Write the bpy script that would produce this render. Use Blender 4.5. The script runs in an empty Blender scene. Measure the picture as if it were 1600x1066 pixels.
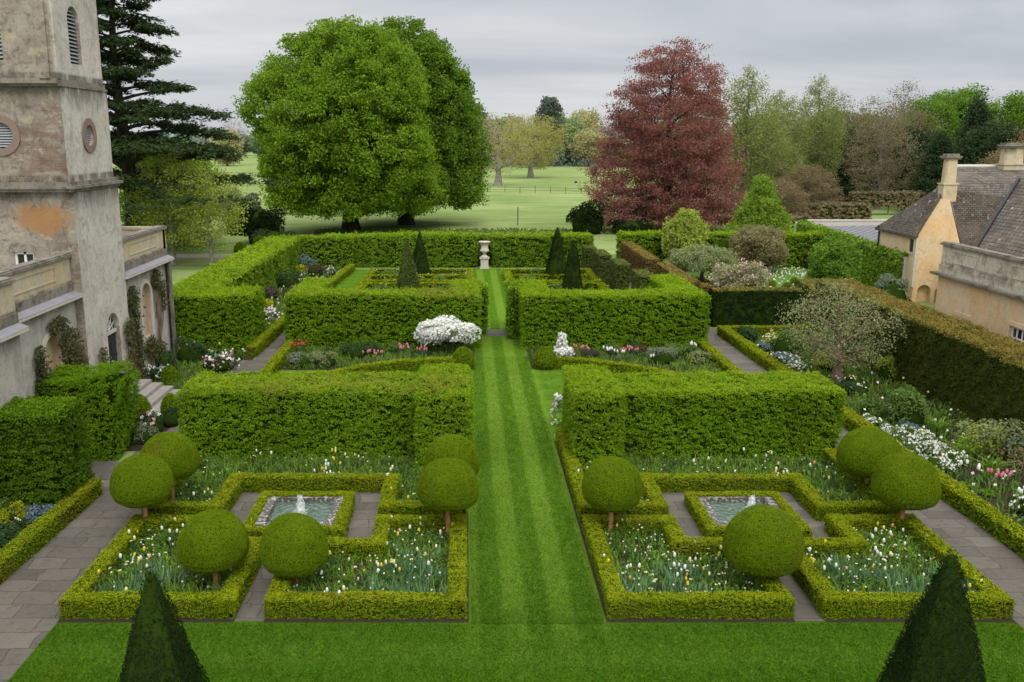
import bpy, math, random
import numpy as np
from mathutils import Vector, Matrix

R = math.radians
SC = bpy.context.scene
COL = SC.collection
rs = np.random.RandomState(7)
random.seed(7)

# ------------------------------------------------------------------ mesh builder
class MB:
    def __init__(s):
        s.V = []; s.F = []; s.M = []; s.S = []; s.n = 0
    def add(s, V, F, mat=0, smooth=False):
        V = np.asarray(V, np.float32).reshape(-1, 3)
        if isinstance(F, list) and len({len(f) for f in F}) > 1:
            for k in sorted({len(f) for f in F}):
                F_ = np.asarray([f for f in F if len(f) == k], np.int32)
                s.F.append(F_ + s.n); s.M.append(np.full(len(F_), mat, np.int32)); s.S.append(np.full(len(F_), smooth, bool))
            s.V.append(V); s.n += len(V); return
        F = np.asarray(F, np.int32)
        s.V.append(V); s.F.append(F + s.n)
        m = np.asarray(mat, np.int32)
        s.M.append(np.full(len(F), m, np.int32) if m.ndim == 0 else m)
        s.S.append(np.full(len(F), smooth, bool))
        s.n += len(V)
    def poly(s, V, mat=0):
        s.add(V, [list(range(len(V)))], mat)
    def box(s, x0, y0, z0, x1, y1, z1, mat=0):
        V = [(x0,y0,z0),(x1,y0,z0),(x1,y1,z0),(x0,y1,z0),(x0,y0,z1),(x1,y0,z1),(x1,y1,z1),(x0,y1,z1)]
        s.add(V, [(0,3,2,1),(4,5,6,7),(0,1,5,4),(1,2,6,5),(2,3,7,6),(3,0,4,7)], mat)
    def xbox(s, c, half, M=None, mat=0):
        V = np.array([(a,b,d) for d in (-1,1) for b in (-1,1) for a in (-1,1)], float) * np.array(half)
        if M is not None: V = V @ np.array(M).T
        V = V + np.array(c)
        s.add(V, [(0,2,3,1),(4,5,7,6),(0,1,5,4),(1,3,7,5),(3,2,6,7),(2,0,4,6)], mat)
    def lathe(s, prof, segs=24, c=(0,0,0), mat=0, smooth=True, square=False, rot=0.):
        prof = np.array(prof, float); m = len(prof)
        a = np.arange(segs)/segs*2*math.pi + rot
        V = np.zeros((m, segs, 3)); V[:,:,0] = prof[:,0:1]*np.cos(a); V[:,:,1] = prof[:,0:1]*np.sin(a); V[:,:,2] = prof[:,1:2]
        V = V.reshape(-1,3)+np.array(c)
        i,j = np.meshgrid(np.arange(m-1), np.arange(segs), indexing='ij'); j2=(j+1)%segs
        F = np.stack([i*segs+j, i*segs+j2, (i+1)*segs+j2, (i+1)*segs+j], -1).reshape(-1,4)
        s.add(V, F, mat, smooth)
        s.add(V[:segs][::-1], [list(range(segs))], mat); s.add(V[-segs:], [list(range(segs))], mat)
    def build(s, name, mats, parent=None, loc=None):
        me = bpy.data.meshes.new(name)
        V = np.concatenate(s.V) if s.V else np.zeros((0,3), np.float32)
        me.vertices.add(len(V)); me.vertices.foreach_set('co', V.ravel())
        tot = np.concatenate([np.full(len(f), f.shape[1], np.int32) for f in s.F])
        li = np.concatenate([f.ravel() for f in s.F]).astype(np.int32)
        st = np.zeros(len(tot), np.int32); st[1:] = np.cumsum(tot)[:-1]
        me.loops.add(len(li)); me.loops.foreach_set('vertex_index', li)
        me.polygons.add(len(tot)); me.polygons.foreach_set('loop_start', st)
        me.polygons.foreach_set('material_index', np.concatenate(s.M).astype(np.int32))
        me.polygons.foreach_set('use_smooth', np.concatenate(s.S))
        for m in (mats if isinstance(mats, (list, tuple)) else [mats]): me.materials.append(m)
        me.update(calc_edges=True)
        o = bpy.data.objects.new(name, me); COL.objects.link(o)
        if parent is not None: o.parent = parent
        if loc is not None: o.location = loc
        return o

def tag(o, label, cat, group=None):
    o['label'] = label; o['category'] = cat
    if group: o['group'] = group
    return o
def thing(name, label, cat, loc=(0,0,0), rz=0, group=None):
    o = bpy.data.objects.new(name, None); COL.objects.link(o)
    o.location = loc; o.rotation_euler = (0,0,rz); o.empty_display_size = .3
    return tag(o, label, cat, group)
def dup(root, loc, rz=0, sc=(1,1,1), label=None, group=None):
    r = root.copy(); COL.objects.link(r); r.location = loc; r.rotation_euler = (0,0,rz); r.scale = sc
    if label: r['label'] = label
    if group: r['group'] = group
    for ch in list(root.children):
        c = ch.copy(); COL.objects.link(c); c.parent = r
        for g in ch.children:
            d = g.copy(); COL.objects.link(d); d.parent = c
    return r
def struct(name, mb, mats):
    o = mb.build(name, mats); o['kind'] = 'structure'; return o
def cut(o, cutters):
    for i, mb in enumerate(cutters):
        c = mb.build('cutter', []) if False else mb.build('cutter', [o.data.materials[0]])
        md = o.modifiers.new('b', 'BOOLEAN'); md.operation = 'DIFFERENCE'; md.object = c; md.solver = 'EXACT'
        bpy.context.view_layer.update()
        dg = bpy.context.evaluated_depsgraph_get()
        me = bpy.data.meshes.new_from_object(o.evaluated_get(dg))
        o.modifiers.clear(); o.data = me
        bpy.data.objects.remove(c)

# ------------------------------------------------------------------ materials
class NT:
    def __init__(s, name):
        s.m = bpy.data.materials.new(name); s.m.use_nodes = True; s.t = s.m.node_tree
        s.t.nodes.clear(); s.out = s.n('ShaderNodeOutputMaterial')
    def n(s, typ, **k):
        x = s.t.nodes.new(typ)
        for a, b in k.items(): setattr(x, a, b)
        return x
    def l(s, a, b): s.t.links.new(a, b)
    def put(s, sock, v):
        if hasattr(v, 'node'): s.l(v, sock)
        elif isinstance(v, (tuple, list)) and len(v) == 3 and sock.type == 'RGBA': sock.default_value = (*v, 1)
        else: sock.default_value = v
    def pos(s): return s.n('ShaderNodeNewGeometry').outputs['Position']
    def obj(s): return s.n('ShaderNodeTexCoord').outputs['Object']
    def isl(s): return s.n('ShaderNodeNewGeometry').outputs['Random Per Island']
    def sep(s, v): x = s.n('ShaderNodeSeparateXYZ'); s.put(x.inputs[0], v); return x.outputs
    def comb(s, a, b, c=0.):
        x = s.n('ShaderNodeCombineXYZ'); s.put(x.inputs[0], a); s.put(x.inputs[1], b); s.put(x.inputs[2], c); return x.outputs[0]
    def vmul(s, v, k): x = s.n('ShaderNodeVectorMath', operation='MULTIPLY'); s.put(x.inputs[0], v); x.inputs[1].default_value = k; return x.outputs[0]
    def noise(s, vec, scale, detail=3., rough=.55, dist=0.):
        x = s.n('ShaderNodeTexNoise'); s.put(x.inputs['Vector'], vec); x.inputs['Scale'].default_value = scale
        x.inputs['Detail'].default_value = detail; x.inputs['Roughness'].default_value = rough; x.inputs['Distortion'].default_value = dist
        return x.outputs['Fac']
    def math(s, op, a, b=0., c=None):
        x = s.n('ShaderNodeMath', operation=op); s.put(x.inputs[0], a); s.put(x.inputs[1], b)
        if c is not None: s.put(x.inputs[2], c)
        return x.outputs[0]
    def step(s, v, a, b, lo=0., hi=1.):
        x = s.n('ShaderNodeMapRange', interpolation_type='SMOOTHSTEP'); s.put(x.inputs[0], v)
        for i, q in zip((1,2,3,4), (a,b,lo,hi)): x.inputs[i].default_value = q
        return x.outputs[0]
    def mix(s, f, a, b, mode='MIX'):
        x = s.n('ShaderNodeMix', data_type='RGBA', blend_type=mode); s.put(x.inputs[0], f); s.put(x.inputs[6], a); s.put(x.inputs[7], b); return x.outputs[2]
    def bump(s, h, strength=.5, dist=.05):
        x = s.n('ShaderNodeBump'); x.inputs['Strength'].default_value = strength; x.inputs['Distance'].default_value = dist; s.put(x.inputs['Height'], h); return x.outputs[0]
    def bsdf(s, col, rough=.9, spec=.2, normal=None, **k):
        x = s.n('ShaderNodeBsdfPrincipled'); s.put(x.inputs['Base Color'], col); s.put(x.inputs['Roughness'], rough); s.put(x.inputs['Specular IOR Level'], spec)
        if normal is not None: s.l(normal, x.inputs['Normal'])
        for a, b in k.items(): s.put(x.inputs[a.replace('_', ' ')], b)
        return x.outputs[0]
    def done(s, sh): s.l(sh, s.out.inputs[0]); return s.m

def leafmat(name, c1, c2, trans=.3, big=.5, spec=.18, c3=None):
    t = NT(name)
    f = t.math('ADD', t.math('MULTIPLY', t.isl(), .38), t.math('ADD', t.math('MULTIPLY', t.step(t.noise(t.pos(), big, 3.), .32, .68), .34), t.math('MULTIPLY', t.step(t.noise(t.pos(), big*9., 3., .6), .35, .65), .28)))
    col = t.mix(f, c1, c2)
    if c3: col = t.mix(t.math('MULTIPLY', t.step(t.noise(t.pos(), big*.45, 4.), .56, .7), .75), col, c3)
    b = t.bsdf(col, .75, spec*.3)
    tr = t.n('ShaderNodeBsdfTranslucent'); t.put(tr.inputs[0], t.mix(.5, col, c2))
    mx = t.n('ShaderNodeMixShader'); mx.inputs[0].default_value = trans; t.l(b, mx.inputs[1]); t.l(tr.outputs[0], mx.inputs[2])
    return t.done(mx.outputs[0])
def plain(name, c, rough=.8, spec=.2, var=.25, sc=6., bump=0.):
    t = NT(name); p = t.pos(); n = t.noise(p, sc, 5.)
    col = t.mix(n, tuple(x*(1-var) for x in c), tuple(min(1, x*(1+var)) for x in c))
    nm = t.bump(t.noise(p, sc*5, 4.), bump, .02) if bump else None
    return t.done(t.bsdf(col, rough, spec, nm))
def bark(name, c1, c2):
    t = NT(name); p = t.vmul(t.pos(), (1,1,.35)); n = t.noise(p, 5., 6., .65)
    return t.done(t.bsdf(t.mix(t.step(n,.35,.65), c1, c2), .95, .1, t.bump(n, .8, .06)))

M = {}
M['core'] = plain('hedge_inside', (.022,.042,.006), 1., 0.)
M['core_box'] = plain('box_inside', (.045,.07,.006), 1., 0.)
M['horn_dark'] = leafmat('hornbeam_dark_leaf', (.035,.085,.006), (.125,.235,.014), .35, .45, .15, (.08,.12,.014))
M['horn'] = leafmat('hornbeam_leaf', (.075,.165,.006), (.225,.40,.018), .4, .45, .15, (.15,.20,.02))
M['horn_top'] = leafmat('hornbeam_young_leaf', (.17,.29,.010), (.36,.49,.028), .38, .5, .15, (.28,.25,.05))
M['horn_far'] = leafmat('hornbeam_far_leaf', (.085,.165,.012), (.20,.34,.025), .35, .35, .15, (.10,.13,.04))  # leaf colour of the farther hornbeam hedges
M['box'] = leafmat('box_leaf', (.075,.135,.006), (.19,.27,.010), .25, 1.4, .2, (.15,.13,.025))
M['box_top'] = leafmat('box_young_leaf', (.22,.28,.008), (.40,.45,.014), .3, 1.2, .2, (.36,.30,.02))
M['ball'] = leafmat('topiary_leaf', (.095,.165,.004), (.19,.28,.009), .25, 1.6, .2, (.18,.19,.012))
M['yew'] = leafmat('yew_leaf', (.006,.014,.005), (.022,.038,.011), .1, 1.2, .1)
M['yewfar'] = leafmat('yew_leaf_dull', (.06,.085,.022), (.13,.165,.045), .15, .8, .1, (.13,.14,.05))
M['yewscr'] = leafmat('yew_screen_top', (.11,.13,.03), (.21,.23,.06), .15, .8, .1)
M['yew_top'] = leafmat('yew_clipped_top', (.20,.165,.04), (.33,.25,.065), .2, .7, .1, (.20,.20,.05))
M['yewrust'] = leafmat('yew_rusty_leaf', (.12,.085,.03), (.25,.17,.07), .2, 2.5, .1, (.11,.115,.03))
M['yewmid'] = leafmat('yew_mixed_leaf', (.035,.05,.012), (.105,.125,.02), .2, .55, .1, (.12,.10,.03))
for k, a, b in [('g_dark',(.022,.055,.02),(.08,.145,.05)), ('g_mid',(.065,.13,.03),(.19,.29,.065)), ('g_fresh',(.075,.16,.018),(.21,.36,.045)),
                ('g_lime',(.14,.22,.02),(.32,.42,.04)), ('g_grey',(.11,.145,.09),(.27,.32,.22)), ('g_blue',(.08,.14,.125),(.2,.3,.28)),
                ('iris',(.06,.135,.055),(.18,.31,.14)), ('acid',(.22,.27,.015),(.45,.46,.03)), ('mauve',(.07,.05,.045),(.15,.12,.1)),
                ('cheL',(.085,.18,.010),(.26,.41,.035)), ('cheR',(.06,.13,.012),(.20,.335,.035)), ('beech',(.165,.062,.055),(.375,.17,.14)),
                ('oakl',(.26,.26,.07),(.46,.44,.14)), ('limel',(.15,.185,.045),(.32,.37,.12)), ('twigl',(.15,.13,.07),(.28,.24,.13)), ('cedar',(.02,.036,.016),(.07,.10,.036)),
                ('farg',(.17,.24,.10),(.34,.42,.19)), ('fard',(.09,.125,.10),(.17,.215,.17)), ('farm',(.26,.205,.18),(.42,.34,.31)), ('fary',(.32,.32,.13),(.52,.5,.25)),  # far* leaves kept pale: aerial haze put into the leaf colour
                ('wood_d',(.022,.046,.02),(.075,.115,.045)), ('acer',(.22,.30,.035),(.43,.50,.10)), ('newg',(.13,.22,.02),(.29,.44,.055)), ('climb',(.05,.065,.025),(.16,.15,.06)),
                ('apple',(.15,.19,.07),(.35,.39,.18)), ('domel',(.2,.18,.075),(.36,.33,.17)), ('spent',(.16,.125,.065),(.33,.26,.15)), ('ivy',(.08,.18,.015),(.24,.37,.035))]:
    M[k] = leafmat('leaf_'+k, a, b, .3, .6)
for k, c in [('white',(.82,.83,.8)), ('cream',(.8,.74,.42)), ('yellow',(.75,.6,.06)), ('pink',(.62,.22,.27)), ('red',(.55,.07,.08)), ('blue',(.2,.26,.55)), ('purple',(.16,.02,.07)), ('palepink',(.75,.5,.52)), ('apricot',(.7,.35,.14))]:
    t = NT('petal_'+k); b = t.bsdf(c, .6, .2); tr = t.n('ShaderNodeBsdfTranslucent'); t.put(tr.inputs[0], c)
    mx = t.n('ShaderNodeMixShader'); mx.inputs[0].default_value = .25; t.l(b, mx.inputs[1]); t.l(tr.outputs[0], mx.inputs[2]); M['p_'+k] = t.done(mx.outputs[0])
M['bark'] = bark('bark_grey', (.06,.055,.045), (.18,.16,.13)); M['barkd'] = bark('bark_dark', (.02,.018,.013), (.07,.06,.05))
M['barkr'] = bark('bark_red_brown', (.30,.13,.055), (.55,.28,.14)); M['barkp'] = bark('bark_pale', (.16,.15,.13), (.33,.3,.26)); M['barko'] = bark('bark_old', (.09,.06,.045), (.26,.18,.13))
M['stem'] = plain('flower_stem', (.08,.15,.05), .7)

def lawn_mat():
    t = NT('mown_lawn'); p = t.pos(); x, y, z = t.sep(p)
    w = t.math('SINE', t.math('MULTIPLY_ADD', x, 2*math.pi/1.02, 1.35))
    s1 = t.step(w, -.5, .5)
    w2 = t.math('SINE', t.math('MULTIPLY', y, 2*math.pi/1.6)); s2 = t.step(w2, -.7, .7)
    inwalk = t.math('MULTIPLY', t.step(x, -.3, .2), t.step(x, 2.8, 3.3, 1., 0.))
    far = t.step(y, 14.5, 19.)
    st = t.mix(inwalk, t.math('MULTIPLY', s2, .35), s1)
    st = t.mix(far, t.math('MULTIPLY', s2, .3), st)
    fine = t.noise(t.vmul(p, (1,.55,1)), 26., 5., .7); big = t.noise(p, .55, 4., .6); mid = t.noise(t.vmul(p,(1,.5,1)), 4.5, 4., .6)
    v = t.math('ADD', t.math('MULTIPLY', st, .42), t.math('ADD', t.math('MULTIPLY', t.step(mid,.3,.7), .26), t.math('MULTIPLY', t.step(fine,.36,.64), .5)))
    col = t.mix(v, (.022,.078,.002), (.128,.225,.025))
    col = t.mix(t.math('MULTIPLY', t.step(big, .5, .72), .4), col, (.09,.13,.008))
    col = t.mix(t.step(y, 12., 27., .55, 0.), col, (.018,.055,.001))  # near grass darkened in its colour, standing in for vignette shade
    return t.done(t.bsdf(col, .95, 0., t.bump(fine, .8, .03)))
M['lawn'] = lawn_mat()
def park_mat():
    t = NT('park_grass'); p = t.pos(); x, y, z = t.sep(p)
    a = t.noise(p, .035, 5., .6); b = t.noise(t.vmul(p,(.3,1,1)), .3, 5., .65); c = t.noise(t.vmul(p,(1,1,1)), 2.2, 5., .7)
    col = t.mix(t.step(a,.35,.65), (.185,.25,.085), (.265,.32,.135))
    col = t.mix(t.math('MULTIPLY', t.step(b,.44,.66), .7), col, (.12,.20,.058))
    col = t.mix(t.math('MULTIPLY', t.step(c,.45,.7), .35), col, (.085,.15,.035))
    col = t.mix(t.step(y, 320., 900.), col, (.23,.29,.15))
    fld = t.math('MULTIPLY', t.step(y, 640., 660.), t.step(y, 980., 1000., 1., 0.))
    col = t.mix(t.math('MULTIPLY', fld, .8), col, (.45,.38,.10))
    col = t.mix(t.step(y, 1000., 1900.), col, (.22,.27,.25))  # paler and bluer with distance: haze put into the ground colour
    return t.done(t.bsdf(col, .95, 0.))
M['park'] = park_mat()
def paving_mat(name='flagstone', light=1.):
    t = NT(name); p = t.pos(); wob = t.n('ShaderNodeTexNoise'); t.l(p, wob.inputs['Vector']); wob.inputs['Scale'].default_value = 1.3
    va = t.n('ShaderNodeVectorMath', operation='MULTIPLY_ADD'); t.l(wob.outputs['Color'], va.inputs[0]); va.inputs[1].default_value = (.34,.30,0); t.l(p, va.inputs[2])
    br = t.n('ShaderNodeTexBrick', offset=.37, offset_frequency=2, squash=1.4, squash_frequency=3); t.l(va.outputs[0], br.inputs['Vector'])
    br.inputs['Scale'].default_value = 1.; br.inputs['Brick Width'].default_value = .86; br.inputs['Row Height'].default_value = .58; br.inputs['Mortar Size'].default_value = .011; br.inputs['Mortar Smooth'].default_value = .6
    br.inputs['Color1'].default_value = (.088*light,.080*light,.069*light,1); br.inputs['Color2'].default_value = (.14*light,.127*light,.108*light,1); br.inputs['Mortar'].default_value = (.058,.054,.045,1)
    a = t.noise(p, 1.1, 5., .65); b = t.noise(p, 13., 5., .7); c = t.noise(p, 4., 6., .75)
    col = t.mix(t.math('MULTIPLY', t.step(a,.4,.7), .5), br.outputs['Color'], (0.0975*light,0.0858*light,0.0686*light))
    col = t.mix(t.math('MULTIPLY', t.step(c,.5,.72), .55), col, (0.0351*light,0.0328*light,0.0312*light))
    col = t.mix(t.math('MULTIPLY', t.step(b,.585,.67), .6), col, (.17,.16,.13))
    h = t.math('ADD', t.math('MULTIPLY', br.outputs['Fac'], -1.2), t.math('MULTIPLY', c, .5))
    return t.done(t.bsdf(col, .8, .25, t.bump(h, .7, .02)))
M['pave'] = paving_mat()
M['gravel'] = plain('gravel', (.34,.3,.25), .95, .1, .3, 20.)
M['soil'] = plain('dark_soil', (.04,.031,.023), 1., .05, .5, 7., .8)

def stone_mat(name, base, c2, dirt, stain_z=(), rough_noise=1., orange=None, dark=.75, brick=False, leak=.62):
    t = NT(name); p = t.pos(); x, y, z = t.sep(p)
    a = t.noise(p, .7, 6., .65, .6); b = t.noise(t.vmul(p,(1,1,.16)), 1.3, 5., .65); c = t.noise(p, 9., 6., .75); d = t.noise(p, 2.6, 6., .7, 1.)
    col = t.mix(t.step(a,.36,.66), base, c2)
    if brick:
        br = t.n('ShaderNodeTexBrick'); t.l(t.comb(t.math('ADD', x, y), z), br.inputs['Vector']); br.inputs['Scale'].default_value = 1.
        br.inputs['Brick Width'].default_value = .24; br.inputs['Row Height'].default_value = .085; br.inputs['Mortar Size'].default_value = .011
        br.inputs['Color1'].default_value = (.14,.09,.072,1); br.inputs['Color2'].default_value = (.22,.145,.11,1); br.inputs['Mortar'].default_value = (.27,.215,.16,1)
        mk = t.math('MULTIPLY', t.step(t.noise(t.vmul(p,(.8,.8,1.6)), .85, 6., .7, .8), .44, .56), t.math('MULTIPLY', t.step(z, 8.1, 8.5), t.step(z, 10.6, 11.6, 1., 0.)))
        col = t.mix(t.math('MULTIPLY', mk, .75), col, t.mix(t.step(c,.4,.6), br.outputs['Color'], (.2,.13,.095)))
    col = t.mix(t.math('MULTIPLY', t.step(b,.5,.72), leak), col, dirt)
    col = t.mix(t.math('MULTIPLY', t.step(d,.48,.68), .55*rough_noise), col, tuple(.75*q for q in dirt))
    col = t.mix(t.math('MULTIPLY', t.step(c,.52,.66), .55*rough_noise), col, tuple(.55*q for q in base))
    col = t.mix(t.math('MULTIPLY', t.step(c,.40,.30), .3*rough_noise), col, tuple(min(.72, 1.35*q) for q in base))
    if brick:
        fl = t.noise(t.vmul(p,(.8,.8,1.7)), 1.5, 9., .74, .25)
        col = t.mix(t.math('MULTIPLY', t.step(fl,.57,.60), .6), col, (.44,.37,.26))
        col = t.mix(t.math('MULTIPLY', t.step(fl,.44,.40), .5), col, (.14,.095,.07))
    else:
        fl = t.noise(t.vmul(p,(1,1,.7)), 1.3, 9., .76, .2)
        col = t.mix(t.math('MULTIPLY', t.step(fl,.56,.60), .35*rough_noise), col, tuple(min(.75,1.25*q) for q in base))
        col = t.mix(t.math('MULTIPLY', t.step(fl,.45,.38), .3*rough_noise), col, dirt)
    for zz, up, dn in stain_z:
        m = t.math('MULTIPLY', t.step(z, zz-dn, zz), t.step(z, zz+up, zz+up+.1, 1., 0.))
        m = t.math('MULTIPLY', m, t.step(t.noise(t.vmul(p,(1.5,1.5,.6)), 1.2, 6., .75), .34, .56))
        col = t.mix(t.math('MULTIPLY', m, dark), col, (.055,.048,.04))
    if orange:
        ox, oz, rx, rz = orange
        e = t.math('SQRT', t.math('ADD', t.math('POWER', t.math('DIVIDE', t.math('SUBTRACT', x, ox), rx), 2.), t.math('POWER', t.math('DIVIDE', t.math('SUBTRACT', z, oz), rz), 2.)))
        e = t.math('ADD', e, t.math('MULTIPLY', t.math('SUBTRACT', t.math('ADD', t.math('MULTIPLY', d, .7), t.math('MULTIPLY', c, .3)), .5), 3.2))
        col = t.mix(t.math('MULTIPLY', t.step(e, .6, 1.25, 1., 0.), .75), col, (.36,.175,.05))
    return t.done(t.bsdf(col, .92, .12, t.bump(t.math('ADD', c, t.math('MULTIPLY', d, .6)), .5, .03)))
ST = [(8.35,.35,1.1), (11.7,.3,1.0)]
M['tow_e'] = stone_mat('tower_pale_render', (.50,.465,.41), (.58,.55,.50), (.29,.26,.23), ST, 1.1)
M['tow_s'] = stone_mat('tower_weathered_render', (.275,.235,.19), (.36,.325,.265), (.125,.10,.085), ST, 1.2, (-14.3,7.3,.95,.5), .7, True, .75)
M['wing'] = stone_mat('church_wall_render', (.41,.39,.355), (.48,.45,.39), (.25,.235,.215), [(4.7,.1,.7)], .8)
M['parap'] = stone_mat('parapet_ochre_render', (.52,.46,.35), (.50,.405,.25), (.30,.265,.21), [(6.2,.3,.25),(5.15,0,.45)], .7)
M['cornice'] = stone_mat('weathered_coping', (.19,.17,.14), (.27,.245,.21), (.06,.055,.045), [], 1.4)
M['lead'] = plain('lead_flashing', (.225,.23,.26), .55, .4, .35, 3.)
M['redring'] = plain('sandstone_ring', (.24,.17,.14), .9, .1, .25, 7., .4)
M['niche'] = stone_mat('niche_ochre_render', (.52,.38,.22), (.46,.39,.31), (.33,.28,.22), [], .5)
M['trimw'] = plain('pale_stone_trim', (.52,.49,.43), .85, .15, .2, 5., .3)
M['ochre'] = stone_mat('ochre_limewash', (.66,.455,.235), (.65,.53,.37), (.48,.34,.20), [], .85, None, .3, False, .6)
M['hparap'] = stone_mat('house_parapet_stone', (.56,.51,.42), (.48,.43,.34), (.21,.19,.16), [(5.5,.3,.25),(4.5,.1,.35)], 1.4, None, .5, False, .6)
M['chim'] = stone_mat('chimney_stone', (.55,.48,.35), (.5,.42,.28), (.34,.29,.21), [(9.2,.3,.5)], .8)
M['steps'] = plain('step_stone', (.27,.25,.23), .85, .2, .35, 4., .5)
M['urn'] = stone_mat('urn_stone', (.50,.46,.40), (.56,.5,.44), (.25,.23,.2), [], 1.)
t = NT('pool_coping_stone'); p = t.pos(); a = t.noise(p, 5., 6., .7); b = t.noise(p, 11., 5., .7, .4)
M['coping'] = t.done(t.bsdf(t.mix(t.step(b,.53,.57), t.mix(a, (.05,.046,.042), (.13,.12,.11)), (.38,.36,.34)), .9, .15, t.bump(b, .6, .02)))
M['black'] = plain('black_paint', (.012,.012,.014), .45, .4); M['door'] = plain('dark_door_paint', (.022,.022,.028), .5, .4, .3)
M['louvre'] = plain('louvre_slat_lead', (.34,.36,.40), .7, .3, .15); M['void'] = plain('dark_interior', (.008,.008,.008), 1., 0.)
M['wpaint'] = plain('white_paint', (.78,.78,.75), .5, .3, .06)
M['wood'] = plain('weathered_wood', (.12,.1,.075), .9, .1, .3)
t = NT('lead_roof_sheets'); p = t.pos(); x, y, z = t.sep(p); sm = t.step(t.math('ABSOLUTE', t.math('SUBTRACT', t.math('FRACT', t.math('MULTIPLY', y, 1.1)), .5)), .05, .09, 1., 0.)
M['leadroof'] = t.done(t.bsdf(t.mix(sm, t.mix(t.noise(p, 1.5, 5.), (.12,.125,.14), (.22,.225,.25)), (.06,.06,.07)), .6, .3, t.bump(sm, 1., .06)))
t = NT('window_glass'); M['glass'] = t.done(t.bsdf((.02,.024,.028), .06, .5))
t = NT('pool_water'); p = t.pos(); n1 = t.noise(t.vmul(p,(1,1.6,1)), 5.5, 4., .6, 1.); M['water'] = t.done(t.bsdf(t.mix(t.step(n1,.35,.7), (.035,.075,.05), (.12,.17,.14)), .07, .5, t.bump(n1, .35, .05)))
t = NT('fountain_water'); n1 = t.noise(t.vmul(t.pos(),(1,1,.4)), 22., 3.); M['jet'] = t.done(t.bsdf(t.mix(n1,(.6,.66,.7),(.9,.92,.93)), .25, .5, t.bump(n1,.8,.03), Transmission_Weight=.25))
def roof_mat(axis, name):
    t = NT(name); p = t.pos(); x, y, z = t.sep(p); u = y if axis == 'y' else x
    v = t.comb(t.math('ADD', u, t.math('MULTIPLY', t.noise(p, .8, 3.), .25)), t.math('MULTIPLY', z, 1.6))
    br = t.n('ShaderNodeTexBrick'); t.l(v, br.inputs['Vector']); br.inputs['Scale'].default_value = 1.; br.inputs['Brick Width'].default_value = .26; br.inputs['Row Height'].default_value = .2; br.inputs['Mortar Size'].default_value = .016; br.inputs['Mortar Smooth'].default_value = .3
    br.inputs['Color1'].default_value = (.075,.066,.058,1); br.inputs['Color2'].default_value = (.15,.13,.11,1); br.inputs['Mortar'].default_value = (.018,.015,.012,1)
    a = t.noise(p, .5, 5., .6); b = t.noise(p, 3.2, 4., .6); c = t.noise(p, 1.6, 6., .75)
    col = t.mix(t.math('MULTIPLY', t.step(a,.4,.65), .5), br.outputs['Color'], (.17,.145,.11))
    col = t.mix(t.math('MULTIPLY', t.step(c,.52,.7), .45), col, (.045,.04,.036))
    col = t.mix(t.math('MULTIPLY', t.step(b,.63,.68), .8), col, (.42,.41,.38))
    return t.done(t.bsdf(col, .9, .15, t.bump(t.math('MULTIPLY', br.outputs['Fac'], -1.), .8, .04)))
M['roof_y'] = roof_mat('y', 'stone_slates_west'); M['roof_x'] = roof_mat('x', 'stone_slates_south')

# ------------------------------------------------------------------ leaves and foliage helpers
def nrm(v): return v/(np.linalg.norm(v, axis=1, keepdims=True)+1e-9)
def leaves(mb, C, N, T, L, W, mat=0, fold=.25):
    """diamond leaves: centre C, normal N, tip direction T (made square to N)"""
    n = len(C)
    if n == 0: return
    N = nrm(N); T = T - N*np.sum(T*N, 1, keepdims=True); T = nrm(T); B = np.cross(N, T)
    L = np.broadcast_to(np.asarray(L, float), (n,))[:,None]; W = np.broadcast_to(np.asarray(W, float), (n,))[:,None]
    V = np.empty((n,4,3), np.float32)
    V[:,0] = C-T*L*.5; V[:,1] = C+B*W*.5+N*W*fold-T*L*.05; V[:,2] = C+T*L*.5; V[:,3] = C-B*W*.5+N*W*fold-T*L*.05
    mb.add(V.reshape(-1,3), np.arange(4*n).reshape(n,4), mat)
def rnd(n): return rs.normal(size=(n,3))
def mkbump(seed, amp, f=1.):
    r = np.random.RandomState(seed); K = r.normal(size=(7,3))*np.array([.6,.9,1.4,2,2.8,3.6,5])[:,None]*f; P = r.rand(7)*6.28; A = np.array([1,.9,.7,.6,.45,.4,.3])
    def f_(p): return amp*np.sum(A*np.sin(p@K.T+P), 1)/2.
    return f_

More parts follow.
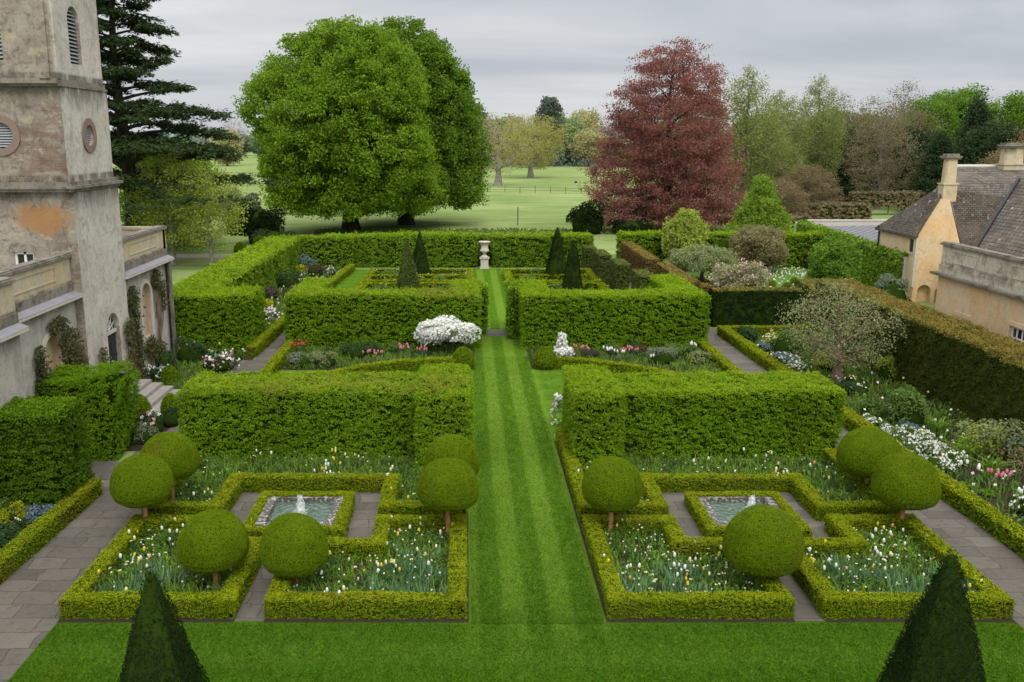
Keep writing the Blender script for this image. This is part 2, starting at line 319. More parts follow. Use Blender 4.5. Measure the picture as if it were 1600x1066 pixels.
class Seg:
    """a straight length of clipped hedge: centre line p-q, half width hw, height z0..h"""
    def __init__(s, px, py, qx, qy, w, h, z0=0.):
        p, q = np.array([px,py],float), np.array([qx,qy],float)
        d = q-p; s.l = np.linalg.norm(d); s.u = d/s.l; s.v = np.array([-s.u[1], s.u[0]]); s.c = (p+q)/2; s.hl = s.l/2; s.hw = w/2; s.h = h; s.z0 = z0
    def inside(s, P, m=.03):
        d = P[:,:2]-s.c; a = np.abs(d@s.u); b = np.abs(d@s.v)
        return (a < s.hl-m) & (b < s.hw-m) & (P[:,2] < s.h-m) & (P[:,2] > s.z0-.01)
    def sample(s, dens):
        out = []
        H = s.h-s.z0
        for kind, area in (('top',4*s.hl*s.hw),('v+',2*s.hl*H),('v-',2*s.hl*H),('u+',2*s.hw*H),('u-',2*s.hw*H)):
            n = rs.poisson(area*dens)
            a = rs.uniform(-s.hl,s.hl,n); b = rs.uniform(-s.hw,s.hw,n); z = rs.uniform(s.z0,s.h,n)
            nn = np.zeros((n,3))
            if kind == 'top': z[:] = s.h; nn[:,2] = 1
            elif kind[0] == 'v': sg = 1 if kind[1] == '+' else -1; b[:] = sg*s.hw; nn[:,:2] = sg*s.v
            else: sg = 1 if kind[1] == '+' else -1; a[:] = sg*s.hl; nn[:,:2] = sg*s.u
            xy = s.c+a[:,None]*s.u+b[:,None]*s.v
            out.append((np.column_stack([xy,z]), nn))
        return np.concatenate([o[0] for o in out]), np.concatenate([o[1] for o in out])
def rect(x0,y0,x1,y1,h,z0=0.):
    if x1-x0 >= y1-y0: return Seg(x0,(y0+y1)/2,x1,(y0+y1)/2,y1-y0,h,z0)
    return Seg((x0+x1)/2,y0,(x0+x1)/2,y1,x1-x0,h,z0)
def pline(pts, w, h, closed=False):
    P = list(pts)+([pts[0]] if closed else []); out = []
    for (a,b),(c,d) in zip(P[:-1],P[1:]):
        l = math.hypot(c-a,d-b); ex, ey = (c-a)/l*w/2, (d-b)/l*w/2
        out.append(Seg(a-ex,b-ey,c+ex,d+ey,w,h))
    return out
STY = dict(
 horn=dict(cl=150, q=11, L=.055, W=.038, sp=.05, dep=.075, bump=.05, mats=('core','horn','horn_top'), inset=.13, shoot=16, droop=.35, round=.12),
 hornmid=dict(cl=95, q=8, L=.08, W=.054, sp=.06, dep=.07, bump=.055, mats=('core','horn','horn_top'), inset=.13, shoot=14, droop=.35, round=.11),
 hornfar=dict(cl=44, q=7, L=.13, W=.085, sp=.09, dep=.08, bump=.08, mats=('core','horn_far','horn_top'), inset=.14, shoot=8, droop=.3, round=.14),
 box=dict(cl=640, q=6, L=.028, W=.020, sp=.018, dep=.020, bump=.020, mats=('core_box','box','box_top'), inset=.03, shoot=0, droop=0., round=.05),
 boxmid=dict(cl=330, q=5, L=.045, W=.032, sp=.028, dep=.025, bump=.018, mats=('core_box','box','box_top'), inset=.035, shoot=0, droop=0., round=.05),
 boxfar=dict(cl=90, q=5, L=.085, W=.06, sp=.05, dep=.04, bump=.025, mats=('core','box','box_top'), inset=.05, shoot=0, droop=0.),
 yew=dict(cl=100, q=7, L=.075, W=.035, sp=.05, dep=.04, bump=.03, mats=('core','yew','yew_top'), inset=.06, shoot=0, droop=.1),
 yewbig=dict(cl=170, q=8, L=.065, W=.034, sp=.065, dep=.05, bump=.10, mats=('core','yewmid','yew_top'), inset=.14, shoot=0, droop=.1),
 yewpan=dict(cl=130, q=7, L=.075, W=.04, sp=.035, dep=.02, bump=.008, mats=('core','yewfar','yewscr'), inset=.07, shoot=0, droop=.1),
 yewbrown=dict(cl=130, q=7, L=.075, W=.04, sp=.035, dep=.02, bump=.012, mats=('core','yewrust','yew_top'), inset=.07, shoot=0, droop=.3),
)
hseed = [100]
def hedge(name, label, segs, sty, cat='hedge', group=None, h_edge_dark=None, **ov):
    S = dict(STY[sty]); S.update(ov); hseed[0] += 1
    mb = MB(); bf = mkbump(hseed[0], S['bump'], .8 if S['bump'] > .05 else 2.2)
    Ps, Ns = [], []
    for i, s in enumerate(segs):
        P, N = s.sample(S['cl'])
        keep = np.ones(len(P), bool)
        for j, o in enumerate(segs):
            if j != i: keep &= ~o.inside(P)
        Ps.append(P[keep]); Ns.append(N[keep])
        i_ = S['inset']
        e1 = s.c[None,:]; c8 = []
        for z in (s.z0+.02, s.h-i_):
            for a, b in ((-1,-1),(1,-1),(1,1),(-1,1)):
                xy = s.c+a*(s.hl-i_)*s.u+b*(s.hw-i_)*s.v; c8.append((*xy, z-.002*i))
        mb.add(c8, [(0,3,2,1),(4,5,6,7),(0,1,5,4),(1,2,6,5),(2,3,7,6),(3,0,4,7)], 0)
    P = np.concatenate(Ps); N = np.concatenate(Ns); q = S['q']; blk = np.concatenate([np.full(len(p_), S.get('bright',0.) if i_ == 1 else 0.) for i_,p_ in enumerate(Ps)])
    top = N[:,2] > .5
    Rr = S.get('round', 0.)
    if Rr:
        ix = np.concatenate([np.full(len(p_),i) for i,p_ in enumerate(Ps)])
        for i, sg in enumerate(segs):
            m_ = ix == i; d_ = P[m_][:,:2]-sg.c; dv = sg.hw-np.abs(d_@sg.v); du = sg.hl-np.abs(d_@sg.u); Q = P[m_].copy(); t_ = top[m_]; de = np.minimum(dv,du)
            drop = np.where(t_ & (de < Rr), Rr-np.sqrt(np.maximum(0,Rr**2-(Rr-np.clip(de,0,Rr))**2)), 0); Q[:,2] -= drop
            dz = sg.h-P[m_][:,2]; ins = np.where(~t_ & (dz < Rr), Rr-np.sqrt(np.maximum(0,Rr**2-(Rr-np.clip(dz,0,Rr))**2)), 0); Q -= N[m_]*ins[:,None]; P[m_] = Q
    P = P+N*(bf(P)+rs.uniform(-S['dep'], S['dep']*.55, len(P)))[:,None]
    n = len(P); Pq = np.repeat(P,q,0); Nq = np.repeat(N,q,0); tq = np.repeat(top,q)
    off = rnd(n*q)*S['sp']; off[~tq,2] *= .5; off -= Nq*np.sum(off*Nq,1,keepdims=True)*.5
    C = Pq+off; C[:,2] = np.maximum(C[:,2], .015)
    up = np.array([0,0,1.])
    LN = Nq*.8+np.repeat(rnd(n)*.38,q,0)+rnd(n*q)*.28+up*.4
    T = Nq*.8+rnd(n*q)*.7-up*S['droop']*(~tq)[:,None]+up*.5*tq[:,None]
    sc = rs.uniform(.65,1.3,n*q)
    # fresh growth on top and on a share of the outer sprays
    hi = np.repeat(np.clip((P[:,2]-(segs[0].h-.55))/.55,0,1), q); fresh = (tq & (rs.rand(n*q) < .88)) if sty.startswith('yew') else np.where(tq, rs.rand(n*q) < .7, rs.rand(n*q) < .06+.30*hi**1.5+np.repeat(blk,q))
    leaves(mb, C, LN, T, S['L']*sc, S['W']*sc, np.where(fresh, 2, 1))
    if S['shoot']:
        ti = np.where(top)[0]; k = int(len(ti)*S['shoot']/S['cl']*1.0)
        if k:
            b = P[rs.choice(ti, k)]; hh = rs.uniform(.05,.26,k)
            m = 5
            for j in range(m):
                c = b+np.column_stack([rs.normal(size=k)*.03, rs.normal(size=k)*.03, hh*(j+1)/m])
                leaves(mb, c, rnd(k)+up*.4, rnd(k)+up*.8, S['L']*.9, S['W']*.9, 2)
    o = mb.build(name, [M[m] for m in S['mats']])
    return tag(o, label, cat, group)

def lathe_leaves(mb, prof, c, dens, L, W, mat, jit=.5, dep=.015, bf=None, side=0):
    """leaves spread evenly over a lathe surface"""
    prof = np.array(prof, float); d = np.diff(prof, axis=0); sl = np.linalg.norm(d,axis=1); ar = sl*(prof[:-1,0]+prof[1:,0])*math.pi
    n = int(ar.sum()*dens); i = rs.choice(len(ar), n, p=ar/ar.sum()); f = rs.rand(n); r = prof[i,0]+d[i,0]*f; z = prof[i,1]+d[i,1]*f
    a = rs.rand(n)*2*math.pi; nr = d[i,1]/sl[i]; nz = -d[i,0]/sl[i]
    N = np.column_stack([np.cos(a)*nr, np.sin(a)*nr, nz]); P = np.column_stack([np.cos(a)*r, np.sin(a)*r, z])
    off = rs.uniform(-dep, dep*.5, n)
    if bf is not None: off = off+bf(P)
    P = P+N*off[:,None]
    sc = rs.uniform(.7,1.3,n)
    leaves(mb, P+np.array(c), N+rnd(n)*jit, rnd(n)+N*.5, L*sc, W*sc, mat)

def tubes(mb, pls, k, mat=0):
    """pls: list of (pts (m,3), radii (m)); grouped by m"""
    groups = {}
    for p, r in pls: groups.setdefault(len(p), []).append((p, r))
    for m, g in groups.items():
        P = np.array([a for a,_ in g]); Rr = np.array([b for _,b in g]); B = len(g)
        T = np.gradient(P, axis=1); T /= np.linalg.norm(T,axis=2,keepdims=True)+1e-9
        ref = np.where(np.abs(T[:,:,2:3]) > .9, np.array([1.,0,0]), np.array([0,0,1.]))
        A = np.cross(T, ref); A /= np.linalg.norm(A,axis=2,keepdims=True)+1e-9; Bn = np.cross(T, A)
        ang = np.arange(k)/k*2*math.pi
        V = P[:,:,None,:]+Rr[:,:,None,None]*(A[:,:,None,:]*np.cos(ang)[None,None,:,None]+Bn[:,:,None,:]*np.sin(ang)[None,None,:,None])
        b,i,j = np.meshgrid(np.arange(B),np.arange(m-1),np.arange(k),indexing='ij'); j2=(j+1)%k
        base = b*m*k
        F = np.stack([base+i*k+j, base+i*k+j2, base+(i+1)*k+j2, base+(i+1)*k+j], -1).reshape(-1,4)
        mb.add(V.reshape(-1,3), F, mat, True)
def bez(p0, p1, p2, m):
    t = np.linspace(0,1,m)[:,None]; return (1-t)**2*p0+2*t*(1-t)*p1+t*t*p2

ENV = {
 'dome': lambda t: np.sqrt(np.clip(1-((t-.42)/.6)**2, .02, 1)),
 'chest': lambda t: np.clip(1-(np.abs(t-.4)/.62)**2.2, .03, 1)**.5,
 'skirt': lambda t: np.sqrt(np.clip(1-((t-.28)/.73)**2, .02, 1)),
 'beech': lambda t: np.clip(1-t**3.6, .05, 1)**.5*(1-.16*t),
 'ovate': lambda t: np.clip(np.sin(math.pi*(.10+.87*t)), .05, 1)**.75,
 'cone': lambda t: np.clip(1-t, .03, 1)**.85,
 'oak': lambda t: np.sqrt(np.clip(1-((t-.5)/.55)**2, .05, 1)),
 'broad': lambda t: np.sqrt(np.clip(1-((t-.35)/.67)**2, .03, 1)),
}
def tree(name, label, cat, loc, H, Rr, th, env, lm, bm, tips=600, lpt=40, L=.35, W=None, n1=10, n2=60, r0=.4, spread=.45, flat=1., upbias=.6, shell=.45, lean=(0,0), slope=.8, twig=True, seed=0, zb=None, group=None, blossom=None, rise=.35, k1=7, droop=0., twigr=0., lobk=1.):
    r = np.random.RandomState(1000+seed); e = ENV[env]; zb = th*.8 if zb is None else zb
    ph = r.rand(4)*6.28
    def lob(a, t): return 1+lobk*(.11*np.sin(3*a+ph[0]+4*t)+.09*np.sin(5*a+ph[1]-6*t)+.08*np.sin(2*a+ph[2]+9*t)+.05*np.sin(9*a+ph[3]+14*t))
    def pts(n, sh, rmax=1.):
        t = r.rand(n*6); w = e(t)**2; t = t[r.rand(len(t)) < w/w.max()][:n]; n = len(t)
        a = r.rand(n)*2*math.pi; f = r.rand(n)**sh*rmax
        R_ = Rr*e(t)*lob(a,t)*f
        return np.column_stack([R_*np.cos(a)+lean[0]*t, R_*np.sin(a)+lean[1]*t, zb+(H-zb)*t])
    tr_top = np.array([lean[0]*.8, lean[1]*.8, H*.86]); m = 9
    tp = np.linspace(0,1,m)[:,None]*tr_top; tp[1:-1,:2] += r.normal(size=(m-2,2))*Rr*.015
    tr = r0*(1-np.linspace(0,1,m)*.93); tr[0] *= 1.5; tr[1] *= 1.05
    P1 = []; cand = pts(n1*8, .6, .72)
    sel = [0]
    for _ in range(n1-1):
        dd = np.min(np.linalg.norm(cand[:,None]-cand[sel][None],axis=2),1); sel.append(int(np.argmax(dd)))
    for c in cand[sel]:
        hd = math.hypot(c[0],c[1]); za = np.clip(c[2]-hd*slope, th, H*.8)
        f = za/(H*.86); p0 = np.array([np.interp(f,np.linspace(0,1,m),tp[:,i]) for i in range(3)])
        ln = np.linalg.norm(c-p0); ctrl = p0+(c-p0)*.45+np.array([0,0,ln*rise*(.5 if slope < .4 else 1)*.6])+r.normal(size=3)*ln*.06
        rr = r0*(1-f*.75)*.5*min(1,ln/Rr+.3); P1.append((bez(p0,ctrl,c,9), np.linspace(rr,rr*.22,9)))
    def attach(src, targets, mm, rad, zpen=1.2, lift=.15):
        A = np.concatenate([p for p,_ in src]); RA = np.concatenate([q for _,q in src]); out = []
        for c in targets:
            d = np.linalg.norm(A-c,axis=1)+zpen*np.maximum(0,A[:,2]-c[2]); i = int(np.argmin(d)); p0 = A[i]; ln = np.linalg.norm(c-p0)
            ctrl = (p0+c)/2+np.array([0,0,ln*lift])+r.normal(size=3)*ln*.09
            q0 = min(RA[i]*.75, rad); out.append((bez(p0,ctrl,c,mm), np.linspace(q0,q0*.3,mm)))
        return out
    P2 = attach(P1+[(tp[m//2:],tr[m//2:])], pts(n2,.45,.92), 6, r0*.2)
    tipp = pts(tips, shell)
    P3 = attach(P1+P2, tipp, 4, max(r0*.055, twigr))
    root = thing(name, label, cat, loc, 0, group)
    mb = MB(); tubes(mb, [(tp,tr)], 10); tubes(mb, P1, k1); tubes(mb, P2, 5)
    if twig: tubes(mb, P3, 3)
    mb.build('trunk', M[bm], root)
    mb = MB(); A = np.array([p for p,_ in P3]); B = len(A); q = lpt
    if q:
        f = r.uniform(.35,1.0,(B,q)); i = np.clip((f*3).astype(int),0,2); g = f*3-i
        bi = np.arange(B)[:,None]; C = A[bi,i]*(1-g[...,None])+A[bi,i+1]*g[...,None]
        C = C.reshape(-1,3)+np.clip(r.normal(size=(B*q,3)),-1.35,1.35)*spread*np.array([1,1,flat])
        if droop: C[:,2] -= droop*r.rand(B*q)**2
        C[:,2] = np.maximum(C[:,2], .15)
        n = B*q; sc = r.uniform(.6,1.3,n); W = L*.62 if W is None else W
        mi = 0
        if blossom: mi = (np.repeat(r.rand(B) < blossom[1], q) & (r.rand(n) < .6)).astype(int)
        leaves(mb, C, r.normal(size=(n,3))+np.array([0,0,upbias]), r.normal(size=(n,3))-np.array([0,0,.3]), L*sc, W*sc, mi)
        mb.build('crown', [M[lm]]+([M[blossom[0]]] if blossom else []), root)
    return root

def shrub(name, label, x, y, r, h, lm, n=1500, L=.09, W=None, fl=None, nf=0, fs=.05, cat='shrub', group=None, ry=None, lob=10, seed=0, z0=0., ftop=.55, core=True):
    """a lobed garden plant; flowers, where it has them, are a part of it"""
    g = np.random.RandomState(500+seed+int(abs(x*97+y*31)*10) % 99991); ry = r if ry is None else ry
    a = g.rand(lob)*6.28; f = np.sqrt(g.rand(lob))*.68; lc = np.column_stack([np.cos(a)*f*r, np.sin(a)*f*ry, g.uniform(.25,.72,lob)*h*(1-.35*f)]); lr = g.uniform(.32,.5,lob)
    i = g.randint(0,lob,n); d = nrm(g.normal(size=(n,3))); d[:,2] = np.where(d[:,2] < -.4, -d[:,2], d[:,2])
    rad = lr[i][:,None]*np.array([r,ry,h*.62])*(g.rand(n,1)**.25)
    P = lc[i]+d*rad; P[:,2] = np.clip(P[:,2], .02, None)
    mb = MB()
    if core: mb.lathe([(r*.1,0),(r*.62,0.02),(r*.68,h*.25),(r*.5,h*.55),(r*.1,h*.7)], 10, mat=1)
    sc = g.uniform(.6,1.35,n); W = L*.6 if W is None else W
    leaves(mb, P, d*.7+g.normal(size=(n,3))*.6+np.array([0,0,.4]), g.normal(size=(n,3))+d*.6, L*sc, W*sc, 0)
    o = mb.build(name, [M[lm], M['core']], loc=(x,y,z0)); tag(o, label, cat, group)
    if nf:
        mb = MB(); i = g.randint(0,lob,nf); d = nrm(g.normal(size=(nf,3))+np.array([0,-.15,ftop*1.6])); P = lc[i]+d*lr[i][:,None]*np.array([r,ry,h*.62])*1.12
        mats = fl if isinstance(fl, (list,tuple)) else [fl]
        for u in range(3):
            leaves(mb, P+g.normal(size=(nf,3))*fs*.25, d+g.normal(size=(nf,3))*.6, g.normal(size=(nf,3)), fs, fs*.9, g.randint(0,len(mats),nf) if u == 0 else 0)
            if u == 0: mi = mb.M[-1]
            else: mb.M[-1] = mi
        mb.build('blossom', [M[m] for m in mats], o)
    return o
def blades(mb, P, H, W, lean, mat=0):
    n = len(P); a = rs.rand(n)*6.28; d = np.column_stack([np.cos(a),np.sin(a),np.zeros(n)]); s = np.column_stack([-np.sin(a),np.cos(a),np.zeros(n)])
    H = H*rs.uniform(.6,1.15,n)[:,None]; ln = lean*rs.uniform(.2,1.2,n)[:,None]; W = W*rs.uniform(.7,1.2,n)[:,None]
    up = np.array([0,0,1.]); V = np.empty((n,6,3))
    V[:,0] = P-s*W*.5; V[:,1] = P+s*W*.5; mid = P+d*ln*.3*H+up*H*.6; V[:,2] = mid+s*W*.5; V[:,3] = mid-s*W*.5
    tip = P+d*ln*H+up*H*(1-.25*ln); V[:,4] = tip+s*W*.06; V[:,5] = tip-s*W*.06
    F = np.arange(6*n).reshape(n,6); mb.add(V.reshape(-1,3), np.concatenate([F[:,[0,1,2,3]],F[:,[3,2,4,5]]]), mat)
def strap(name, label, x, y, r, h, lm, n=40, w=.05, cat='plant', fl=None, nf=0):
    mb = MB(); a = rs.rand(n)*6.28; f = rs.rand(n)**.5*r*.35
    blades(mb, np.column_stack([np.cos(a)*f,np.sin(a)*f,np.zeros(n)]), h, w, 1.0)
    return tag(mb.build(name, M[lm], loc=(x,y,0)), label, cat)

# ------------------------------------------------------------------ camera, sky, sun
cd = bpy.data.cameras.new('camera'); cam = bpy.data.objects.new('camera', cd); COL.objects.link(cam)
cam.location = (0,0,10); cam.rotation_euler = (R(90-12.5),0,0); cd.lens = 1438/1600*36; cd.sensor_width = 36; cd.shift_x = .045; cd.clip_end = 12000; cd.clip_start = .5
SC.camera = cam
W = bpy.data.worlds.new('World'); SC.world = W; W.use_nodes = True; wt = W.node_tree; wt.nodes.clear()
class WN(NT):
    def __init__(s): s.t = wt
w = WN(); out = w.n('ShaderNodeOutputWorld'); bg = w.n('ShaderNodeBackground'); w.l(bg.outputs[0], out.inputs[0])
SUN_EL, SUN_AZ = 52., 168.     # azimuth clockwise from north (+Y)
sky = w.n('ShaderNodeTexSky', sky_type='NISHITA'); sky.sun_disc = False; sky.sun_elevation = R(SUN_EL); sky.sun_rotation = R(SUN_AZ); sky.air_density = 1.2; sky.dust_density = 3.
tc = w.n('ShaderNodeTexCoord').outputs['Generated']; x, y, z = w.sep(tc)
den = w.math('ADD', w.math('MAXIMUM', z, 0.), .16)
cl = w.comb(w.math('DIVIDE', x, den), w.math('DIVIDE', y, den), 0.)
n1 = w.noise(w.vmul(cl,(.55,1.,1.)), .55, 5., .5, .6); n2 = w.noise(w.vmul(cl,(.4,.8,1.)), 1.6, 4., .5, .4)
f = w.step(w.math('ADD', w.math('MULTIPLY', n1, .7), w.math('MULTIPLY', n2, .3)), .38, .62)
cloud = w.mix(f, (4.6,5.05,5.75), (8.0,8.05,8.1))
hz = w.step(z, .0, .12, 1., 0.)
cloud = w.mix(w.math('MULTIPLY', hz, .55), cloud, (7.2,7.4,7.6))
zen = w.step(z, .16, .8); cloud = w.mix(zen, cloud, (17.,16.7,16.2))
dt = w.n('ShaderNodeVectorMath', operation='DOT_PRODUCT'); w.l(tc, dt.inputs[0]); dt.inputs[1].default_value = (math.sin(R(SUN_AZ))*math.cos(R(SUN_EL)), math.cos(R(SUN_AZ))*math.cos(R(SUN_EL)), math.sin(R(SUN_EL)))
gl = w.step(dt.outputs['Value'], .15, 1., 1., 1.4); cloud = w.mix(1., cloud, w.comb(gl, gl, gl), 'MULTIPLY')      # the cloud glows around the hidden sun
cw = w.mix(.93, sky.outputs[0], cloud)
w.l(cw, bg.inputs[0]); bg.inputs[1].default_value = .1
ld = bpy.data.lights.new('sun', 'SUN'); so = bpy.data.objects.new('sun', ld); COL.objects.link(so); so.location = (30,-30,60)
ld.energy = 1.45; ld.angle = R(20); ld.color = (1,.95,.87)
az, el = R(SUN_AZ), R(SUN_EL); sd = Vector((math.sin(az)*math.cos(el), math.cos(az)*math.cos(el), math.sin(el)))
so.rotation_euler = (-sd).to_track_quat('-Z','Y').to_euler()
SC.render.engine = 'CYCLES'; SC.view_settings.view_transform = 'Standard'; SC.view_settings.look = 'None'; SC.view_settings.exposure = 0; SC.view_settings.gamma = 1
cy = SC.cycles; cy.use_denoising = True; cy.denoiser = 'OPENIMAGEDENOISE'; cy.max_bounces = 6; cy.diffuse_bounces = 4; cy.glossy_bounces = 2; cy.transmission_bounces = 4; cy.transparent_max_bounces = 4
cy.use_adaptive_sampling = True; cy.adaptive_threshold = .015; cy.sample_clamp_indirect = 6

# ------------------------------------------------------------------ ground sheets
def sheet(name, rects, z, mat):
    mb = MB()
    for x0,y0,x1,y1 in rects: mb.poly([(x0,y0,z),(x1,y0,z),(x1,y1,z),(x0,y1,z)])
    return struct(name, mb, [M[mat]])
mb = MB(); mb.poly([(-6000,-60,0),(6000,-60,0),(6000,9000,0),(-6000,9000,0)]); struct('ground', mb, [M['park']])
mb = MB()
nx = 120; xs = np.linspace(-5200,5200,nx); hb = mkbump(5, 1., .002)
for k,(yy,base,amp) in enumerate(((1900,14,9),(2900,26,14))):
    h = base+amp*hb(np.column_stack([xs*.5,np.full(nx,yy),np.zeros(nx)]))+6*np.sin(xs*.004+k*2)
    h = np.maximum(h*np.where(xs<300,1.,.8), 3)
    V = np.concatenate([np.column_stack([xs,np.full(nx,yy),np.full(nx,-1.)]), np.column_stack([xs,np.full(nx,yy+260),h])]); i = np.arange(nx-1)
    mb.add(V, np.column_stack([i,i+1,nx+i+1,nx+i]), 0, True)
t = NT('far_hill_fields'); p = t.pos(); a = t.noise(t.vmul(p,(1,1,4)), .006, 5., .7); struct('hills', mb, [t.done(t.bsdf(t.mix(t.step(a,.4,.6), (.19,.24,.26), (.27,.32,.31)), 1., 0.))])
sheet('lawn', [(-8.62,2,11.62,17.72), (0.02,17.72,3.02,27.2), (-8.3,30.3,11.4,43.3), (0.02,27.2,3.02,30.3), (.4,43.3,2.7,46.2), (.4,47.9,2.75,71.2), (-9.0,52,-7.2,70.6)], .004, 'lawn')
sheet('paving', [(-10.75,2,-8.62,52.), (-8.62,17.72,.02,27.3), (3.02,17.72,11.62,27.3), (11.62,2,13.55,48.3), (-15,25.9,-10.75,27.5), (.2,46.2,2.9,47.9), (10.3,48.3,12.3,72), (-14.2,30,-10.75,42.6)], .008, 'pave')
LP, RP = -4.58, 7.28
beds = [(-8.4,18.0,-5.1,20.7),(-8.4,20.7,-6.65,22.1),(-4.07,18.0,-.2,20.7),(-2.1,20.7,-.2,22.1),
        (3.2,18.0,6.78,20.7),(3.2,20.7,5.15,22.1),(7.8,18.0,11.4,20.7),(9.55,20.7,11.4,22.1),
        (-8.4,23.1,-6.6,27.6),(-6.6,25.1,-2.2,27.6),(-2.2,23.1,-.2,27.6),(3.2,23.1,5.2,27.6),(5.2,25.1,9.55,27.6),(9.55,23.1,11.4,27.6),
        (-16,16,-11.1,24.7),(-13,28.5,-10.4,34.0),(-13.5,35.6,-10.3,42.7),(-8.4,39.2,.4,43.6),(2.9,39.4,11.4,43.6),(6.5,38,11.4,39.4),(-14.8,41,-9.8,71),(13.5,10,18.6,46.6),
        (-7,57.5,.4,61.4),(-7,62,.4,67.9),(2.8,57.5,9.3,61.4),(2.8,62,9.3,67.9)]
sheet('soil', beds+[(-8.62,17.66,-4.9,17.95),(-4.27,17.66,-.1,17.95),(-.1,17.66,.06,27.1),(2.97,17.66,3.15,29.5),(3.15,17.66,6.96,17.95),(7.6,17.66,11.6,17.95)], .013, 'soil')
sheet('gravel_drive', [(-60,77.6,-17,80.2)], .006, 'gravel')
mb = MB(); mb.poly([(40,140,.006),(60,148,.006),(90,168,.006),(160,190,.006),(160,196,.006),(88,174,.006),(58,153,.006),(40,146,.006)]); struct('park_road', mb, [M['gravel']])
mb = MB(); mb.poly([(13.2,50,.012),(24.3,50,.012),(27.3,80,.012),(12.4,80,.012)]); t = NT('orchard_turf'); p = t.pos(); a = t.noise(p, 1.4, 6., .7); b = t.noise(p, 9., 4., .7)
struct('orchard_grass', mb, [t.done(t.bsdf(t.mix(t.math('ADD',t.math('MULTIPLY',a,.6),t.math('MULTIPLY',b,.5)), (.03,.09,.015), (.13,.23,.05)), .9, .1))])

n = 150000; mb = MB(); A = [(-8.6,12.,11.6,17.65),(.1,17.65,2.95,34.)]; k1 = int(n*.72); P = np.concatenate([np.column_stack([rs.uniform(-8.6,11.6,k1),rs.uniform(12.6,17.62,k1),np.full(k1,.012)]), np.column_stack([rs.uniform(.12,2.92,n-k1),17.6+24*rs.rand(n-k1)**1.6,np.full(n-k1,.012)])])
leaves(mb, P, rnd(n)*.5+np.array([0,-.5,.55]), rnd(n)*.6+np.array([0,.3,.8]), .05*rs.uniform(.6,1.4,n), .018, 0)
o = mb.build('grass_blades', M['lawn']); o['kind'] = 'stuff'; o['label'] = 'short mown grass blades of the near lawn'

# ------------------------------------------------------------------ low box hedges of the near parterres
w_ = .38; hh = .45; k = w_/2
def ring(pts): return pline(pts, w_, hh, True)
G = 'low clipped box hedges framing the beds'
for nm, xo, xi, xs in (('left bed beside the church side path', -8.6+k, -4.9-k, -6.45-k), ('left bed beside the central lawn walk', 0-k, -4.27+k, -2.32+k),
                       ('right bed beside the central lawn walk', 3.03+k, 6.96-k, 5.38-k), ('right bed beside the right flagstone path', 11.6-k, 7.6+k, 9.33+k)):
    hedge('box_hedge', 'L-shaped box hedge enclosing the front '+nm, ring([(xo,17.8+k),(xi,17.8+k),(xi,20.93-k),(xs,20.93-k),(xs,22.32-k),(xo,22.32-k)]), 'box', 'hedge', G)
for sd, x0, x1, a, b in (('left', -8.6, 0., -6.45, -2.32), ('right', 3.03, 11.6, 5.38, 9.33)):
    side = [(x0+k,29.3 if sd == 'right' else 27.0),(x0+k,22.88+k),(a-k,22.88+k),(a-k,24.92+k),(b+k,24.92+k),(b+k,22.88+k),(x1-k,22.88+k),(x1-k,27.3)]
    hedge('box_hedge', 'low stepped box hedge behind the %s fountain, before the hornbeam' % sd, pline(side, w_, hh), 'box', 'hedge', G)
for sd, cx in (('left', -4.38), ('right', 7.37)):
    q = 1.3-.14
    hedge('box_hedge', 'square box hedge hugging the rim of the %s fountain pool' % sd, pline([(cx-q,22.78-q),(cx+q,22.78-q),(cx+q,22.78+q),(cx-q,22.78+q)], .27, .40, True), 'box', 'hedge', G)
# side path hedges
G2 = 'low box hedges edging the paths'
hedge('box_hedge', 'long low box hedge edging the left flagstone path, below euphorbia', pline([(-11.12,12),(-10.62,24.6)], .42, .5), 'box', 'hedge', G2)
hedge('box_hedge', 'long low box hedge between the right path and white flower border', pline([(13.95,10),(13.25,46.4),(18.2,46.6)], .45, .48), 'boxmid', 'hedge', G2)
hedge('box_hedge', 'low box hedge edging the far left path beyond the dark hornbeam block', pline([(-9.95,41.8),(-9.75,51.5),(-8.75,70.)], .45, .5), 'boxmid', 'hedge', G2)
hedge('box_hedge', 'curved low box edge of the bed under the white blossoming bush, left of lawn', pline([(-.45,39.5),(-1.6,39.35),(-2.9,38.95),(-4.4,38.1),(-5.8,36.9)], .4, .5), 'boxmid', 'hedge', G2)
hedge('box_hedge', 'curved low box edge of the pink tulip bed below the small white flowering shrub', pline([(3.75,39.55),(5.0,39.35),(6.2,38.75),(7.3,38.0),(8.6,36.8)], .4, .5), 'boxmid', 'hedge', G2)
hedge('box_hedge', 'short low box hedge beside the grey path left of the tulip bed', pline([(-8.4,37.2),(-8.4,43.2)], .4, .45), 'boxmid', 'hedge', G2)
hedge('box_hedge', 'short box hedge at the right end of the pink tulip bed', pline([(11.35,37.2),(11.35,43.2)], .4, .45), 'boxmid', 'hedge', G2)
G3 = 'box hedges of the far parterre'
for nm, x0, x1 in (('left', -7.05, .5), ('right', 2.78, 9.2)):
    for pos_, y0, y1 in (('nearer', 57.6, 61.3), ('farther', 62., 67.9)):
        segs = pline([(x0+k,y0+k),(x1-k,y0+k),(x1-k,y1-k),(x0+k,y1-k)], .42, .45, True)
        if y1 > 65: segs += [rect(x0,64.7,x1,65.1,.42)]
        hedge('box_hedge', '%s low box hedge grid %s of the lawn walk to the urn' % (pos_, nm), segs, 'boxfar', 'hedge', G3)

